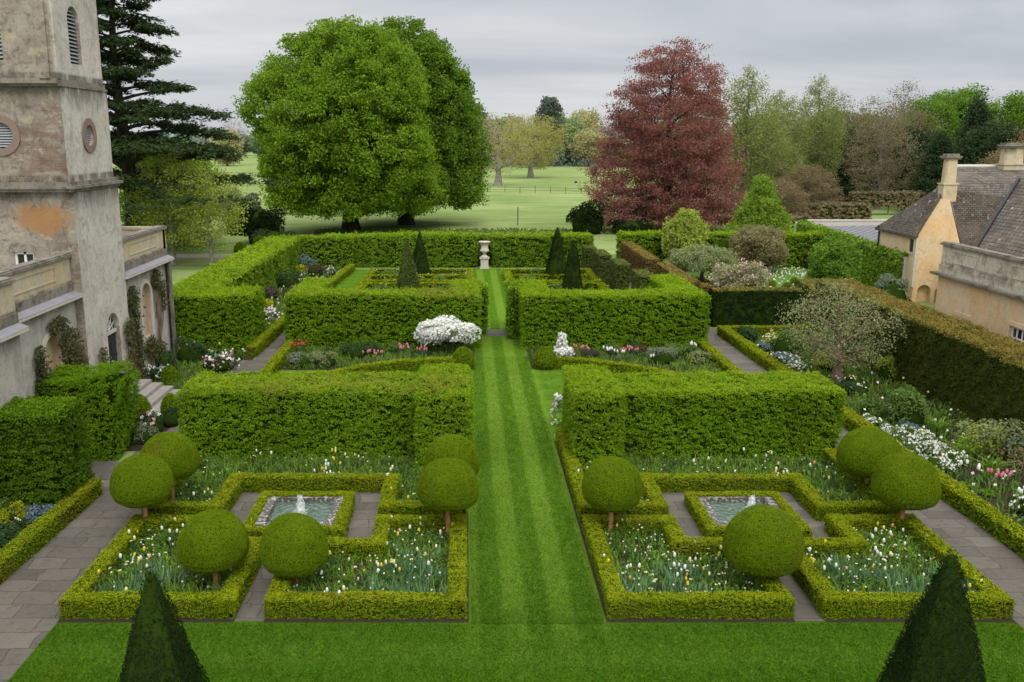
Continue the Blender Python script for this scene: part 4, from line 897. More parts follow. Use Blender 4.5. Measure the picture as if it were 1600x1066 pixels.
mb = MB(); mb.box(20.9,12,4.0,21.5,40.7,4.06); mb.box(20.74,12,4.06,21.5,40.85,4.16); hbld('cornice', mb, M['cornice'])
mb = MB(); mb.box(21.0,12,4.16,21.4,40.6,4.5); mb.box(21.05,12,4.5,21.35,40.55,5.36); mb.box(21.35,40.2,4.16,23.2,40.57,4.9)
for a,b in ((37.6,39.6),(33.2,35.2)):
    for q in ((a,4.68,b,4.71),(a,5.15,b,5.18)): mb.box(21.025,q[0],q[1],21.05,q[2],q[3])
    for q in ((a,4.71,a+.03,5.15),(b-.03,4.71,b,5.15)): mb.box(21.025,q[0],q[1],21.05,q[2],q[3])
hbld('parapet', mb, M['hparap'])
mb = MB(); mb.box(20.96,12,5.36,21.46,40.65,5.45); mb.box(21.02,12,5.45,21.40,40.6,5.5); hbld('coping', mb, M['cornice'])
mb = MB(); mb.box(20.94,33.2,2.92,21.0,34.9,3.08); mb.box(20.94,34.75,1.6,21.0,34.9,2.92); mb.box(20.94,33.2,1.6,21.0,33.35,2.92); fr = hbld('window_surround', mb, M['ochre'])
mb = MB()
for y in (33.35,33.69,34.03,34.37,34.67): mb.box(21.06,y,2.0,21.12,y+.07,2.92)
for z in (2.02,2.43,2.84): mb.box(21.065,33.35,z,21.115,34.75,z+.06)
o = hbld('window', mb, M['wpaint']); mb = MB(); mb.box(21.085,33.36,2.01,21.095,34.74,2.91); hbld('pane', mb, M['glass'], parent=o)
mb = MB(); mb.box(20.96,37.6,2.55,21.0,38.9,2.72); mb.box(20.975,37.75,1.2,21.0,38.75,2.55); hbld('blocked_window', mb, [M['ochre']])
mb = MB(); mb.poly([(21.4,12,4.86),(21.4,39.0,4.86),(25.4,42.9,8.06),(29.5,42.9,11.),(29.5,12,11.)]); mb.poly([(21.45,39.05,4.8),(25.4,42.95,8.0),(29.5,42.95,10.9),(29.5,44,4.6)]); hbld('roof', mb, M['roof_y'])
mb = MB(); tubes(mb, [(np.array([(21.5,39.1,5.0),(23.4,40.97,6.52),(25.4,42.9,8.12)]), np.full(3,.09))], 6); hbld('valley_gutter', mb, M['black'])
# gable block
gp = [(27.5,0),(30.1,0),(30.1,3.6),(29.15,6.35),(28.6,6.35),(27.5,4.2)]
mb = MB(); m = len(gp); mb.add([(x,56.,z) for x,z in gp]+[(x,56.4,z) for x,z in gp], [list(range(m)), list(range(2*m-1,m-1,-1))]+[(i,m+i,m+(i+1)%m,(i+1)%m) for i in range(m)])
hbld('gable_wall', mb, [M['ochre']], [arch_prism(MB(),'y',28.2,.85,-.2,1.12,55.5,57.), arch_prism(MB(),'y',29.3,.85,-.2,1.05,55.5,57.), ])
mb = MB(); mb.box(27.5,56.38,0,30.0,61.3,4.1); hbld('wall', mb, [M['ochre']], [cutter(lambda b: b.box(27.3,56.5,3.05,27.62,57.0,3.85))])
mb = MB(); mb.box(27.56,56.5,3.05,27.6,57.0,3.85); hbld('window', mb, M['glass'])
mb = MB(); mb.box(27.44,56.4,2.95,27.52,57.1,3.05); hbld('window_sill', mb, M['trimw'])
mb = MB(); a, b, c, d = (27.3,55.9,4.1),(27.3,61.6,4.1),(29.05,57.0,7.1),(28.55,55.95,6.42); e = [(x,y,z-.14) for x,y,z in (a,b,c,d)]
mb.add([a,b,c,d]+e, [(0,1,2,3),(7,6,5,4),(0,4,5,1),(1,5,6,2),(3,2,6,7),(0,3,7,4)]); hbld('roof', mb, M['roof_y'])
mb = MB(); mb.add([(29.2,56.05,6.42),(30.2,56.05,3.55),(30.75,57.2,3.6),(29.85,57.2,6.4)], [(0,1,2,3)]); mb.add([(29.2,56.05,6.38),(30.2,56.05,3.5),(30.75,57.2,3.55),(29.85,57.2,6.35)], [(3,2,1,0)]); hbld('gable_flashing', mb, M['lead'])
mb = MB(); A = [(29.3,56.9,3.3),(56,56.9,3.3),(56,64,8.0),(33.2,64,8.0),(29.5,57.6,6.9)]
mb.add(A, [(0,1,4),(1,2,4),(2,3,4)]); mb.add([(33.2,64,7.98),(56,64,7.98),(56,67,6.2),(33.8,67,6.2),(29.5,57.6,6.88),(29.3,61.4,4.1)], [(0,3,2),(0,2,1),(0,5,3),(0,4,5)]); hbld('roof', mb, M['roof_x'])
mb = MB(); tubes(mb, [(np.array([(33.1,64,8.03),(45,64,8.03),(56,64,8.03)]), np.full(3,.16)), (np.array([(29.5,57.6,6.95),(31.3,60.8,7.5),(33.2,64,8.05)]), np.full(3,.13))], 6); hbld('ridge_tiles', mb, M['trimw'])
mb = MB(); mb.box(30.4,57.3,0,56,61,3.35); hbld('wall', mb, [M['ochre']])
def chimney(x0,y0,x1,y1,z0,zm,zt):
    mb = MB(); mb.box(x0,y0,z0,x1,y1,zm); mb.box(x0-.06,y0-.06,zm,x1+.06,y1+.06,zm+.08)
    c = .10; b = .05; P = [(x0+b+c,y0+b),(x1-b-c,y0+b),(x1-b,y0+b+c),(x1-b,y1-b-c),(x1-b-c,y1-b),(x0+b+c,y1-b),(x0+b,y1-b-c),(x0+b,y0+b+c)]
    cx, cy2 = (x0+x1)/2,(y0+y1)/2
    V = [(x,y,zm+.08) for x,y in P]+[(cx+(x-cx)*.93,cy2+(y-cy2)*.93,zt-.25) for x,y in P]
    mb.add(V, [(i,(i+1)%8,8+(i+1)%8,8+i) for i in range(8)])
    o = hbld('chimney', mb, M['chim']); mb = MB(); mb.box(x0-.02,y0-.02,zt-.25,x1+.02,y1+.02,zt-.16); mb.box(x0-.08,y0-.08,zt-.16,x1+.08,y1+.08,zt-.06); mb.box(x0+.04,y0+.04,zt-.06,x1-.04,y1-.04,zt+.06); hbld('cap', mb, M['cornice'], parent=o); return o
chimney(28.72,56.02,29.55,56.66,6.2,7.2,8.95); chimney(36.2,63.,37.6,63.9,7.2,8.15,9.55)
mb = MB(); mb.lathe([(.055,.3),(.055,4.1)], 8, (27.42,61.2,0)); mb.lathe([(.055,4.1),(.11,4.12),(.11,4.3)], 8, (27.42,61.2,0)); hbld('drainpipe', mb, M['black'])
mb = MB(); mb.box(27.4,55.97,1.,27.5,56.25,4.0); hbld('quoin', mb, M['trimw'])
# garden wall with ivy, flat-roofed outbuilding behind it
mb = MB(); mb.box(28.95,57.,0,29.35,80.4,2.62); mb.box(28.85,57.,2.62,29.45,80.5,2.72); mb.box(28.8,80.4,0,29.5,81.0,2.75)
XW = lambda y: (80.4-y)*-.072
for V in mb.V: V[:,0] += XW(V[:,1])
tag(mb.build('garden_wall', M['trimw']), 'stone garden wall with a pale end pier, hidden under ivy', 'wall')
mb = MB(); n = 9000; P = np.column_stack([28.95-np.abs(rs.normal(size=n))*.14, rs.uniform(57,80.2,n), rs.uniform(0,2.95,n)]); bf = mkbump(3,.12,1.2); P[:,0] -= np.abs(bf(P)); leaves(mb, P, rnd(n)*.6+np.array([-1,-.2,.5]), rnd(n)-np.array([0,0,.6]), .24*rs.uniform(.6,1.3,n), .17, 0)
n = 1200; P = np.column_stack([rs.uniform(28.8,29.4,n), rs.uniform(57,80,n), 2.75+np.abs(rs.normal(size=n))*.12]); leaves(mb, P, rnd(n)*.6+np.array([0,0,1]), rnd(n), .24, .17, 0)
for V in mb.V: V[:,0] += XW(V[:,1])
tag(mb.build('ivy', M['ivy']), 'fresh green ivy covering the garden wall beside the ochre house', 'ivy')
ob = thing('outbuilding', 'low lead-roofed outbuilding behind the ivy wall', 'outbuilding', (34,70,0))
mb = MB(); mb.box(29.5,62,0,42,80,2.35); o = mb.build('wall', M['trimw'], ob); o.location = (-34,-70,0)
mb = MB(); mb.add([(29.5,62,2.4),(42,62,2.4),(42,80,2.4),(29.5,80,2.4),(32.5,70,3.5),(42,70,3.5)], [(0,1,5,4),(2,3,4,5),(3,0,4)]); o = mb.build('roof', M['leadroof'], ob); o.location = (-34,-70,0)
mb = MB(); mb.box(29.5,79.6,2.36,42,80.05,2.95); mb.box(29.4,79.55,2.95,42,80.1,3.02); o = mb.build('parapet', M['trimw'], ob); o.location = (-34,-70,0)

# ------------------------------------------------------------------ flower beds
def bed_foliage(name, label, rects, clumps, irises, far=False, seed=0, bl=130, hgt=.42):
    """iris blades and leafy perennials nobody could count: one object"""
    mb = MB(); g = np.random.RandomState(seed)
    for x0,y0,x1,y1 in rects:
        A = (x1-x0)*(y1-y0)
        # leafy mounds
        m = int(A*clumps); cx = g.uniform(x0,x1,m); cy2 = g.uniform(y0,y1,m); rr = g.uniform(.10,.26,m); hh_ = g.uniform(.10,.32,m); mt = g.choice([1,1,2,3,3],m)
        q = 75 if not far else 22; i = np.repeat(np.arange(m),q); d = nrm(g.normal(size=(m*q,3))); d[:,2] = np.abs(d[:,2]); f = g.rand(m*q,1)**.4
        P = np.column_stack([cx[i],cy2[i],np.zeros(m*q)])+d*f*np.column_stack([rr[i],rr[i],hh_[i]]); P[:,2] += .03
        s = .055 if not far else .12
        leaves(mb, P, d*.5+g.normal(size=(m*q,3))*.5+np.array([0,0,.5]), g.normal(size=(m*q,3)), s*g.uniform(.6,1.5,m*q), s*.55, mt[i])
        # blades: daffodil and tulip leaves everywhere, irises in drifts
        n = int(A*bl); P = np.column_stack([g.uniform(x0,x1,n),g.uniform(y0,y1,n),np.zeros(n)]); blades(mb, P, hgt*.72, .028, .75, 4)
    for x0,y0,x1,y1 in irises:
        n = int((x1-x0)*(y1-y0)*560); P = np.column_stack([g.uniform(x0-.25,x1+.25,n),g.uniform(y0-.1,y1+.3,n),np.zeros(n)]); P = P[(np.sin(P[:,0]*5.1+seed)+np.sin(P[:,1]*6.3+P[:,0]*2.)+g.normal(size=n)*.5) > -.45]; P[:,1] = np.maximum(P[:,1], y0-.02); blades(mb, P, .42, .036, .38, 0)
    o = mb.build(name, [M['iris'],M['g_mid'],M['g_fresh'],M['g_dark'],M['g_fresh']]); o['kind'] = 'stuff'; o['label'] = label
    return o
bed_foliage('bed_foliage', 'blue-green iris blades and leafy perennials in the two front left beds', beds[0:4], 15, [(-8.2,18.05,-6.9,19.0),(-7.4,19.0,-6.6,19.8),(-1.9,18.3,-.5,19.6),(-1.6,19.6,-.9,20.4)], seed=1)
bed_foliage('bed_foliage', 'blue-green iris blades and leafy perennials in the two front right beds', beds[4:8], 15, [(3.4,18.1,4.6,19.0),(4.6,18.6,5.4,19.6),(9.2,18.2,11.2,19.3),(8.6,19.2,9.6,19.9)], seed=2)
bed_foliage('bed_foliage', 'leafy bulbs and perennials in the beds before the two front hornbeam hedges', beds[8:14], 16, [], seed=3)
bed_foliage('bed_foliage', 'leafy perennials in the far parterre beds', beds[20:24], 2.2, [], True, 4, 30, .5)
bed_foliage('bed_foliage', 'leafy ground cover along the right border below the old yew hedge', [(14.2,30.5,17.4,45.5)], 4., [], False, 5, 30, .35)
bed_foliage('bed_foliage', 'low leaves in the red and pink tulip beds', [beds[17],beds[18],beds[19]], 4, [], False, 6, 60, .4)
bed_foliage('bed_foliage', 'leafy plants in the border by the far left path', [(-14.4,46,-10.1,70.5)], 2.5, [], True, 8, 30, .45)
bed_foliage('bed_foliage', 'dark leafy plants in the border at the left picture edge', [(-14.5,19.,-11.5,24.5),(-13.1,36,-10.9,41)], 9, [], False, 9, 90, .4)

def flower_mesh(kind, col):
    mb = MB()
    if kind == 'tulip':
        for j,(px,py) in enumerate(((.02,.01),(-.015,.02),(0,-.02))):
            tubes(mb, [(np.array([(px*.5,py*.5,0),(px,py,.2),(px*1.3,py*1.3,.42)]), np.array([.006,.005,.005]))], 5, 0) if j == 0 else None
        mb.lathe([(.004,.41),(.030,.425),(.040,.46),(.036,.50),(.024,.53),(.010,.535)], 8, (.026,.013,0), 1)
        blades(mb, np.array([(0,0,0),(.01,.01,0),(0,-.01,0)]), .3, .045, .6, 0)
    else:
        tubes(mb, [(np.array([(0,0,0),(.01,0,.2),(.02,0,.36)]), np.array([.005,.004,.004]))], 5, 0)
        n = 6; a = np.arange(n)/n*6.28; d = np.column_stack([np.cos(a),np.sin(a),np.full(n,.15)])
        leaves(mb, np.array([.02,0,.37])+d*.032, np.column_stack([-np.cos(a)*.3,np.sin(a)*-.3,np.ones(n)]), d, .06, .036, 1)
        mb.lathe([(.012,.37),(.017,.40),(.004,.395)], 7, (.02,0,0), 2)
        blades(mb, np.array([(0,0,0),(.01,.01,0)]), .3, .02, .5, 0)
    return mb, [M['stem'], M['p_'+col], M['p_yellow']]
proto = {}
def flower(kind, col, x, y, label, group, s=1.):
    nm = kind
    if (kind,col) not in proto:
        mb, mats = flower_mesh(kind,col); o = mb.build(nm, mats); proto[kind,col] = o
    else:
        o = proto[kind,col].copy(); COL.objects.link(o)
    o.location = (x,y,0); o.rotation_euler = (rs.normal()*.07, rs.normal()*.07, rs.rand()*6.28); o.scale = (s*.72,s*.72,s*.8)
    tag(o, label, kind, group); return o
def scatter(rects, plan, where, n, smin=.85, smax=1.25):
    A = np.array([(a[2]-a[0])*(a[3]-a[1]) for a in rects]); cl = []
    for _ in range(max(5,n//5)):
        x0,y0,x1,y1 = rects[rs.choice(len(rects), p=A/A.sum())]; cl.append((x0,y0,x1,y1,rs.uniform(x0,x1),rs.uniform(y0,y1),rs.randint(len(plan))))
    for _ in range(n):
        x0,y0,x1,y1,ux,uy,kk = cl[rs.randint(len(cl))]; kind, col, cw = plan[rs.choice(len(plan), p=np.array([p_[2] for p_ in plan])/sum(p_[2] for p_ in plan))]
        nm = {'cream':'creamy white','palepink':'pale pink','apricot':'apricot'}.get(col, col)
        flower(kind, col, np.clip(ux+rs.normal()*.33,x0+.05,x1-.05), np.clip(uy+rs.normal()*.33,y0+.05,y1-.05), '%s %s in the %s' % (nm, kind, where), '%ss in the %s' % (kind, where), rs.uniform(smin,smax))
PL = [('tulip','white',5),('tulip','yellow',2.2),('daffodil','white',3),('tulip','cream',2),('tulip','palepink',.7),('tulip','apricot',.35)]
scatter(beds[0:2], PL, 'front left bed by the church side path', 46); scatter(beds[2:4], PL, 'front left bed by the central lawn', 46)
scatter(beds[4:6], PL, 'front right bed by the central lawn', 58); scatter(beds[6:8], PL, 'front right bed by the right flagstone path', 58)
scatter(beds[8:11], PL, 'strip bed below the left hornbeam hedge', 44); scatter(beds[11:14], PL, 'strip bed below the right hornbeam hedge', 46)
def specks(name, label, rects, n, s, mats, z=(.25,.45), seed=0):
    g = np.random.RandomState(seed+60); mb = MB(); A = np.array([(a[2]-a[0])*(a[3]-a[1]) for a in rects]); i = g.choice(len(rects), n, p=A/A.sum()); r_ = np.array(rects)[i]
    P = np.column_stack([g.uniform(r_[:,0],r_[:,2]), g.uniform(r_[:,1],r_[:,3]), g.uniform(*z,n)])
    for _ in range(2): leaves(mb, P, g.normal(size=(n,3))+np.array([0,-.4,.8]), g.normal(size=(n,3)), s, s*.9, g.randint(0,len(mats),n))
    o = mb.build(name, [M[m] for m in mats]); o['kind'] = 'stuff'; o['label'] = label
specks('small_flowers', 'tiny white and yellow flowers over the far parterre beds', beds[20:24], 420, .11, ['p_white','p_white','p_cream'], seed=1)
specks('narcissi', 'tiny starry white narcissi among leaves of the front beds', beds[0:8]+beds[4:8], 420, .05, ['p_white','p_white','p_cream'], (.22,.4), seed=7)
specks('narcissi', 'tiny starry white narcissi in the strip beds below the front hornbeam hedges', beds[8:14], 130, .05, ['p_white','p_white','p_cream','p_yellow'], (.22,.4), seed=8)
specks('narcissi', 'white narcissi scattered through the orchard grass', [(19.5,58,25.5,72),(21.5,62,26,76)], 420, .13, ['p_white','p_white','p_cream'], (.12,.25), seed=2)
specks('small_flowers', 'tiny pale flowers in the border by the far left path', [(-12,48,-10.2,70)], 160, .12, ['p_white','p_cream','p_palepink','p_purple'], seed=3)
# tulips of the middle beds
for col, pts_, wh in (('red',[(-8.0,42.7),(-7.7,42.3),(-8.1,42.0),(-7.9,41.6),(-7.6,41.9)],'left end of the bed under the white blossoming bush'),
                 ('pink',[(-4.6,40.3),(-4.4,40.6),(-4.1,40.1),(-3.9,40.5),(-3.7,40.3),(-3.2,41.9),(-3.0,41.5),(-2.7,41.8),(-2.5,41.3),(-2.9,41.1),(-2.2,41.0),(-2.0,41.3),(-1.9,40.8)],'bed under the white blossoming bush'),
                 ('pink',[(5.1,41.5),(5.3,41.2),(5.5,41.5),(5.6,41.0),(7.2,40.9),(7.4,40.7),(7.6,41.0),(7.8,40.8),(7.5,41.3)],'bed below the small white flowering shrub'),
                 ('purple',[(7.9,41.1),(8.1,40.9),(8.2,41.2)],'bed below the small white flowering shrub'),
                 ('white',[(6.5,40.8),(6.7,41.0),(6.8,40.6),(6.4,41.1),(7.0,40.4),(10.6,42.0),(10.8,41.8),(10.7,42.3),(8.3,39.6)],'bed below the small white flowering shrub'),
                 ('white',[(14.9,25.9),(15.1,25.6),(15.0,25.4),(15.2,23.6),(15.4,23.9),(15.3,23.3)],'bare soil of the right border'),
                 ('pink',[(15.2,25.2),(15.35,25.0),(15.5,25.25),(15.3,24.85),(15.55,25.0)],'bare soil of the right border')):
    for x,y in pts_:
        for dx in (0,.09): flower('tulip', col, x+dx*rs.normal(), y+dx*rs.normal(), '%s tulip in flower in the %s' % (col, wh), 'tulips in the %s' % wh, 1.5)

# ------------------------------------------------------------------ border shrubs and perennials
S = shrub
S('shrub','rounded leafy green shrub in the right border before the dark yew hedge', 15.6,31.2,.85,1.75,'g_mid',3600,.10)
S('shrub','loose olive green shrub in the right border, nearest the yew hedge', 16.7,28.0,1.0,1.65,'apple',1700,.09,core=False); S('shrub','twiggy yellow green shrub behind the strap leaved plants of the right border', 16.3,27.7,.8,1.4,'g_lime',900,.09,core=False)
S('shrub','silvery blue green shrub at the right picture edge', 17.3,27.2,.65,1.25,'g_grey',2000,.09)
S('perennial','low fresh green mound in the right border by the tall hedge corner', 14.9,32.4,.6,.75,'g_mid',1500,.09,cat='plant'); S('perennial','dark green hellebore clump in the right border beside the old tree', 15.5,35.4,.65,.8,'g_dark',1500,.13,fl='p_cream',nf=25,fs=.08,cat='plant')
S('shrub','yellow leaved shrub at the foot of the old gnarled tree', 15.9,39.2,.7,1.0,'acer',1500,.11); S('shrub','olive green domed bush left of the old gnarled tree', 15.0,41.7,1.0,1.7,'g_mid',3200,.09); S('shrub','round green bush just behind the old gnarled tree', 16.2,40.6,.75,1.55,'g_mid',2400,.09); S('shrub','green bush against the yew hedge behind the old tree', 17.2,42.3,.9,1.6,'g_dark',2200,.09)
S('shrub','dark blue-green rhododendron by the bend of the low box hedge', 13.95,44.8,.75,.95,'g_dark',1500,.13); S('perennial','bluish grey perennial in the right border by the grey path', 14.1,42.6,.5,.55,'g_blue',900,.10,cat='plant',fl='p_blue',nf=30,fs=.06)
S('perennial','pale cream hellebore in the right border behind the blue-grey clump', 14.9,43.6,.5,.9,'g_lime',700,.12,cat='plant',fl='p_cream',nf=50,fs=.12)
S('perennial','white flowering clump in the right border near the bluish perennial', 14.5,40.6,.7,.5,'g_blue',1200,.09,fl='p_white',nf=110,fs=.07,cat='plant'); S('perennial','white flowering clump in the right border by the green domed bush', 14.5,39.0,.75,.5,'g_mid',1200,.09,fl='p_white',nf=140,fs=.07,cat='plant')
S('shrub','golden green cypress-like bush against the foot of the old yew hedge', 17.8,37.6,.55,1.25,'acer',1500,.08)
GW = 'white flowering perennials of the right border'
for lb,x,y,r,h,nf in (('behind the tall hedge corner',14.25,30.6,.55,.62,170),('below the rounded leafy shrub',14.95,29.6,.75,.55,240),('in the middle of the drift',14.85,28.1,.7,.55,240),('nearest the bare soil',14.45,26.9,.6,.48,170),('with the largest flower heads, by the strap leaves',15.3,27.2,.5,.55,110)):
    S('perennial','white flowered perennial '+lb+' in the right border', x,y,r,h,'g_mid',1200,.08,fl='p_white',nf=nf,fs=.06,cat='plant',group=GW)
S('perennial','pale blue flowered perennial in the right border drift', 15.0,30.4,.6,.5,'g_blue',1000,.07,fl='p_blue',nf=70,fs=.04,cat='plant')
strap('strap_plant','glossy strap leaved plant in the middle of the right border', 15.8,27.6,.5,.75,'g_fresh',46,.05); strap('strap_plant','arching strap leaved plant on bare soil of the right border', 15.8,26.2,.5,.7,'g_fresh',46,.05); strap('strap_plant','arching strap leaved plant behind the rounded leafy shrub', 16.2,30.2,.5,.7,'g_fresh',40,.05)
S('shrub','bare twiggy shrub on bare soil at the right picture edge', 16.3,25.9,.6,1.3,'spent',350,.07,core=False)
S('perennial','small fresh green rosette on bare soil in the right border', 14.5,25.2,.24,.3,'g_fresh',350,.08,cat='plant'); S('perennial','small leafy rosette near pink tulips in the right border', 14.9,24.7,.26,.22,'g_fresh',350,.08,cat='plant')
S('perennial','white flowered clump at the right picture edge by the path hedge', 15.2,23.4,.4,.7,'g_mid',700,.08,fl='p_white',nf=60,fs=.08,cat='plant')
# far left foreground border
S('euphorbia','acid yellow euphorbia at the left picture edge', -12.0,22.7,.5,.95,'g_mid',900,.08,fl='p_yellow',nf=0,cat='plant'); 
for x,y,z in ((-12.15,22.6,.95),(-11.8,22.9,.85),(-12.35,22.4,.7),(-11.9,22.3,.72),(-11.65,23.2,1.1)): pass
S('euphorbia','tallest acid yellow euphorbia head by the dark green hedge', -11.75,22.6,.26,1.0,'acid',900,.05,cat='plant',core=False); S('euphorbia','broad acid yellow euphorbia heads at the left picture edge', -12.2,22.1,.5,.8,'acid',1600,.05,cat='plant',core=False)
S('perennial','blue flowered catmint clump by the left low box hedge', -11.3,23.0,.5,.55,'g_blue',1000,.07,fl='p_blue',nf=120,fs=.05,cat='plant'); S('perennial','white flowers between euphorbia and blue catmint', -11.7,22.3,.22,.4,'g_dark',350,.07,fl='p_white',nf=24,fs=.06,cat='plant')
S('perennial','dark green leafy clump below the euphorbia', -11.6,21.5,.5,.6,'g_dark',1400,.08,cat='plant'); S('perennial','blue-green leafy clump at the lower left edge', -11.5,20.5,.35,.45,'g_blue',700,.09,cat='plant')
# by the church steps
S('perennial','white and purple tulips massed beside the church steps', -10.85,30.3,.6,.85,'g_dark',1100,.10,fl=['p_white','p_white','p_purple','p_palepink'],nf=46,fs=.13,cat='plant'); S('shrub','grey green lavender mound by the left dome topiary', -10.75,29.4,.42,.8,'g_grey',1500,.06)
S('shrub','dark green lavender mound beside the right pointed box dome', -10.45,31.2,.4,.85,'g_dark',1300,.06)
S('perennial','white and pale blue flowers at the top of the church steps', -12.7,37.2,.65,.85,'g_dark',1200,.08,fl=['p_white','p_white','p_blue'],nf=90,fs=.10,cat='plant'); S('perennial','white tulips massed before the big dark hornbeam block', -10.95,39.3,.95,.9,'g_dark',1500,.10,fl=['p_white','p_white','p_white','p_pink'],nf=110,fs=.12,cat='plant')
S('shrub','dark leafy shrub against the church wall below the big hornbeam block', -12.5,40.8,.95,1.3,'g_dark',2200,.10,fl='p_palepink',nf=24,fs=.07); S('shrub','dark green shrub under the right church niche', -13.0,38.7,.6,1.2,'g_dark',1300,.10)
# middle beds
for lb,x,y,r,h,lm in (('blue-green peony mound, third from the left, ','-5.3',41.0,.65,1,'g_dark'),): pass
GM = 'peony mounds in the tulip beds'
for lb,x,y,r,h,lm in (('leftmost grey green mound of the red tulip bed',-7.4,39.9,.7,.75,'g_grey'),('second grey green mound of the red tulip bed',-6.3,40.0,.7,.85,'apple'),('large dark blue green mound in the red tulip bed',-5.2,41.6,.75,.85,'g_dark'),('rounded blue green mound near pink tulips',-4.4,41.9,.6,.8,'g_dark'),('low green mound before the hedge centre in the red tulip bed',-3.3,42.4,.55,.6,'g_mid'),('dark mound right of the pink tulips under white blossom',-1.9,42.2,.6,.4,'g_dark'),
                      ('dark reddish mound beside the small white flowering shrub',5.75,41.6,.45,.5,'mauve'),('grey green mound left of centre in the pink tulip bed',6.9,42.3,.5,.65,'g_mid'),('blue green mound at the centre of the pink tulip bed',8.0,42.2,.6,.75,'g_dark'),('large grey mound in the pink tulip bed',8.9,40.6,.75,.85,'g_grey'),('green mound right of centre in the pink tulip bed',9.7,41.7,.7,.7,'g_mid'),('rightmost grey green mound by the grey path',10.6,40.4,.65,.7,'apple'),('green mound in the back corner of the pink tulip bed',10.6,42.4,.55,.55,'g_mid')):
    S('perennial', lb, x, y, r, h, lm, 1300, .085, cat='plant', group=GM)
# white blossoming bushes
S('blossom_bush','umbrella shaped bush covered in white blossom before the hedge', -.82,42.2,1.34,1.25,'g_lime',1100,.10,fl='p_white',nf=2900,fs=.12,ry=.85,z0=.62,ftop=.3,core=False,lob=20)
mb = MB(); tubes(mb, [(bez(np.array([-.8,42.35,0.]),np.array([-.75,42.3,.6]),np.array([-.85+.55*math.cos(a),42.3+.35*math.sin(a),1.3]),6), np.linspace(.05,.025,6)) for a in np.linspace(0,5.5,6)], 6)
o = mb.build('trunk', M['barkd']); o.parent = bpy.data.objects['blossom_bush']; o.location = (.82,-42.2,-.62)
S('blossom_bush','small upright shrub with arching white flower sprays', 4.4,41.4,.62,.75,'g_fresh',350,.08,fl='p_white',nf=330,fs=.10,core=False); S('blossom_bush','narrow white flowering spire rising from the small shrub', 4.42,41.5,.3,1.45,'g_fresh',100,.07,fl='p_white',nf=170,fs=.09,core=False)
S('blossom_bush','white blossom peeping out left of the right front hornbeam hedge', 3.3,31.3,.3,1.35,'g_mid',300,.07,fl='p_white',nf=60,fs=.10,core=False)
# far left border
GB = 'shrubs in the far left border'
for nm,lb,x,y,r,h,lm,fl,nf in (('shrub','round dark green bush at the near end of the far left border',-12.0,48.0,.95,1.35,'g_dark',None,0),('perennial','white flowered clump by the low box hedge of the far left path',-10.9,50.2,.45,.9,'g_grey','p_white',60),('perennial','dark red tulip clump behind the big hornbeam block',-11.3,46.9,.55,.55,'g_dark',['p_purple','p_purple','p_palepink'],70),('perennial','yellow green euphorbia clump in the middle of the far left border',-11.9,53.5,.55,.8,'acid',None,0),
    ('shrub','brownish mauve bush in the middle of the far left border',-12.2,56.5,.75,1.1,'mauve',None,0),('shrub','purplish mound nearer the low hedge of the far left border',-11.2,57.8,.7,.9,'mauve',None,0),('shrub','large dark green bush in the far left border',-12.0,61.5,1.2,1.5,'g_dark',None,0),('shrub','rounded mauve brown ball shrub near the far hornbeam hedge',-10.9,66.0,.85,1.5,'mauve',None,0),('perennial','bright yellow euphorbia patch left of the mauve ball shrub',-12.2,67.5,.5,.9,'acid',None,0),('shrub','blue green bush before the far hedge corner',-12.3,69.8,1.1,1.4,'g_blue',None,0),('perennial','grey leaved clump with white flowers beyond the mauve ball',-10.,67.8,.5,.6,'g_grey','p_white',40)):
    S(nm,lb,x,y,r,h,lm,800,.14,fl=fl,nf=nf,fs=.12,cat='plant' if nm == 'perennial' else 'shrub',group=GB)
for lb,x,y in (('behind the left obelisks',-2.,63.2),('at the far end of the left parterre bed',-5.5,66.3),('in the right parterre bed nearest the lawn walk',4.3,63.3),('in the far right parterre bed',5.,66.6),('beside the nearer right obelisk',5.6,59.6),('below the left parterre front',-1.5,59.4),('behind the hedge top left of the obelisks',-5.6,59.4)):
    S('shrub','rounded rose bush '+lb, x,y,.75,.75,'g_mid',420,.16,group='rose bushes in the far parterre')

# ------------------------------------------------------------------ trees near the garden
T = tree
T('chestnut_tree','huge bright green broadleaf tree, left and nearer of the pair beyond the far hedge','tree',(-12.4,100,0),21.7,9.7,3.0,'chest','cheL','barkd',2500,105,.29,.175,26,220,.75,.44,.8,.6,.34,seed=1,zb=2.0,lobk=.9,slope=.75)
T('chestnut_tree','dark green broadleaf tree, right and farther of the pair','tree',(-7.0,108,0),22.8,8.8,3.0,'skirt','cheR','barkd',2300,120,.29,.175,24,200,.75,.46,.8,.6,.34,seed=2,zb=2.2,lobk=.8,slope=.75)
T('copper_beech','tall copper beech with dark red leaves and visible grey limbs','tree',(22.0,102,0),20.4,8.3,3.5,'beech','beech','barkd',1900,66,.21,.125,28,260,.6,.5,.34,.9,.42,seed=3,zb=.6,slope=.55,droop=.5,rise=.5)
T('gnarled_tree','old gnarled spreading tree with mossy bare limbs in the right border','tree',(15.55,37.2,0),4.3,2.45,.75,'dome','apple','barko',640,10,.095,.06,15,95,.21,.17,.9,.6,.6,seed=4,zb=.95,slope=.28,rise=.7,lean=(-.5,-.1),twigr=.012)
T('apple_tree','low spreading old apple tree in the orchard, on two leaning trunks','tree',(16.7,64.5,0),2.5,2.35,.55,'broad','apple','barko',420,34,.15,.09,8,50,.17,.2,.6,.8,.4,seed=5,zb=.75,slope=.2)
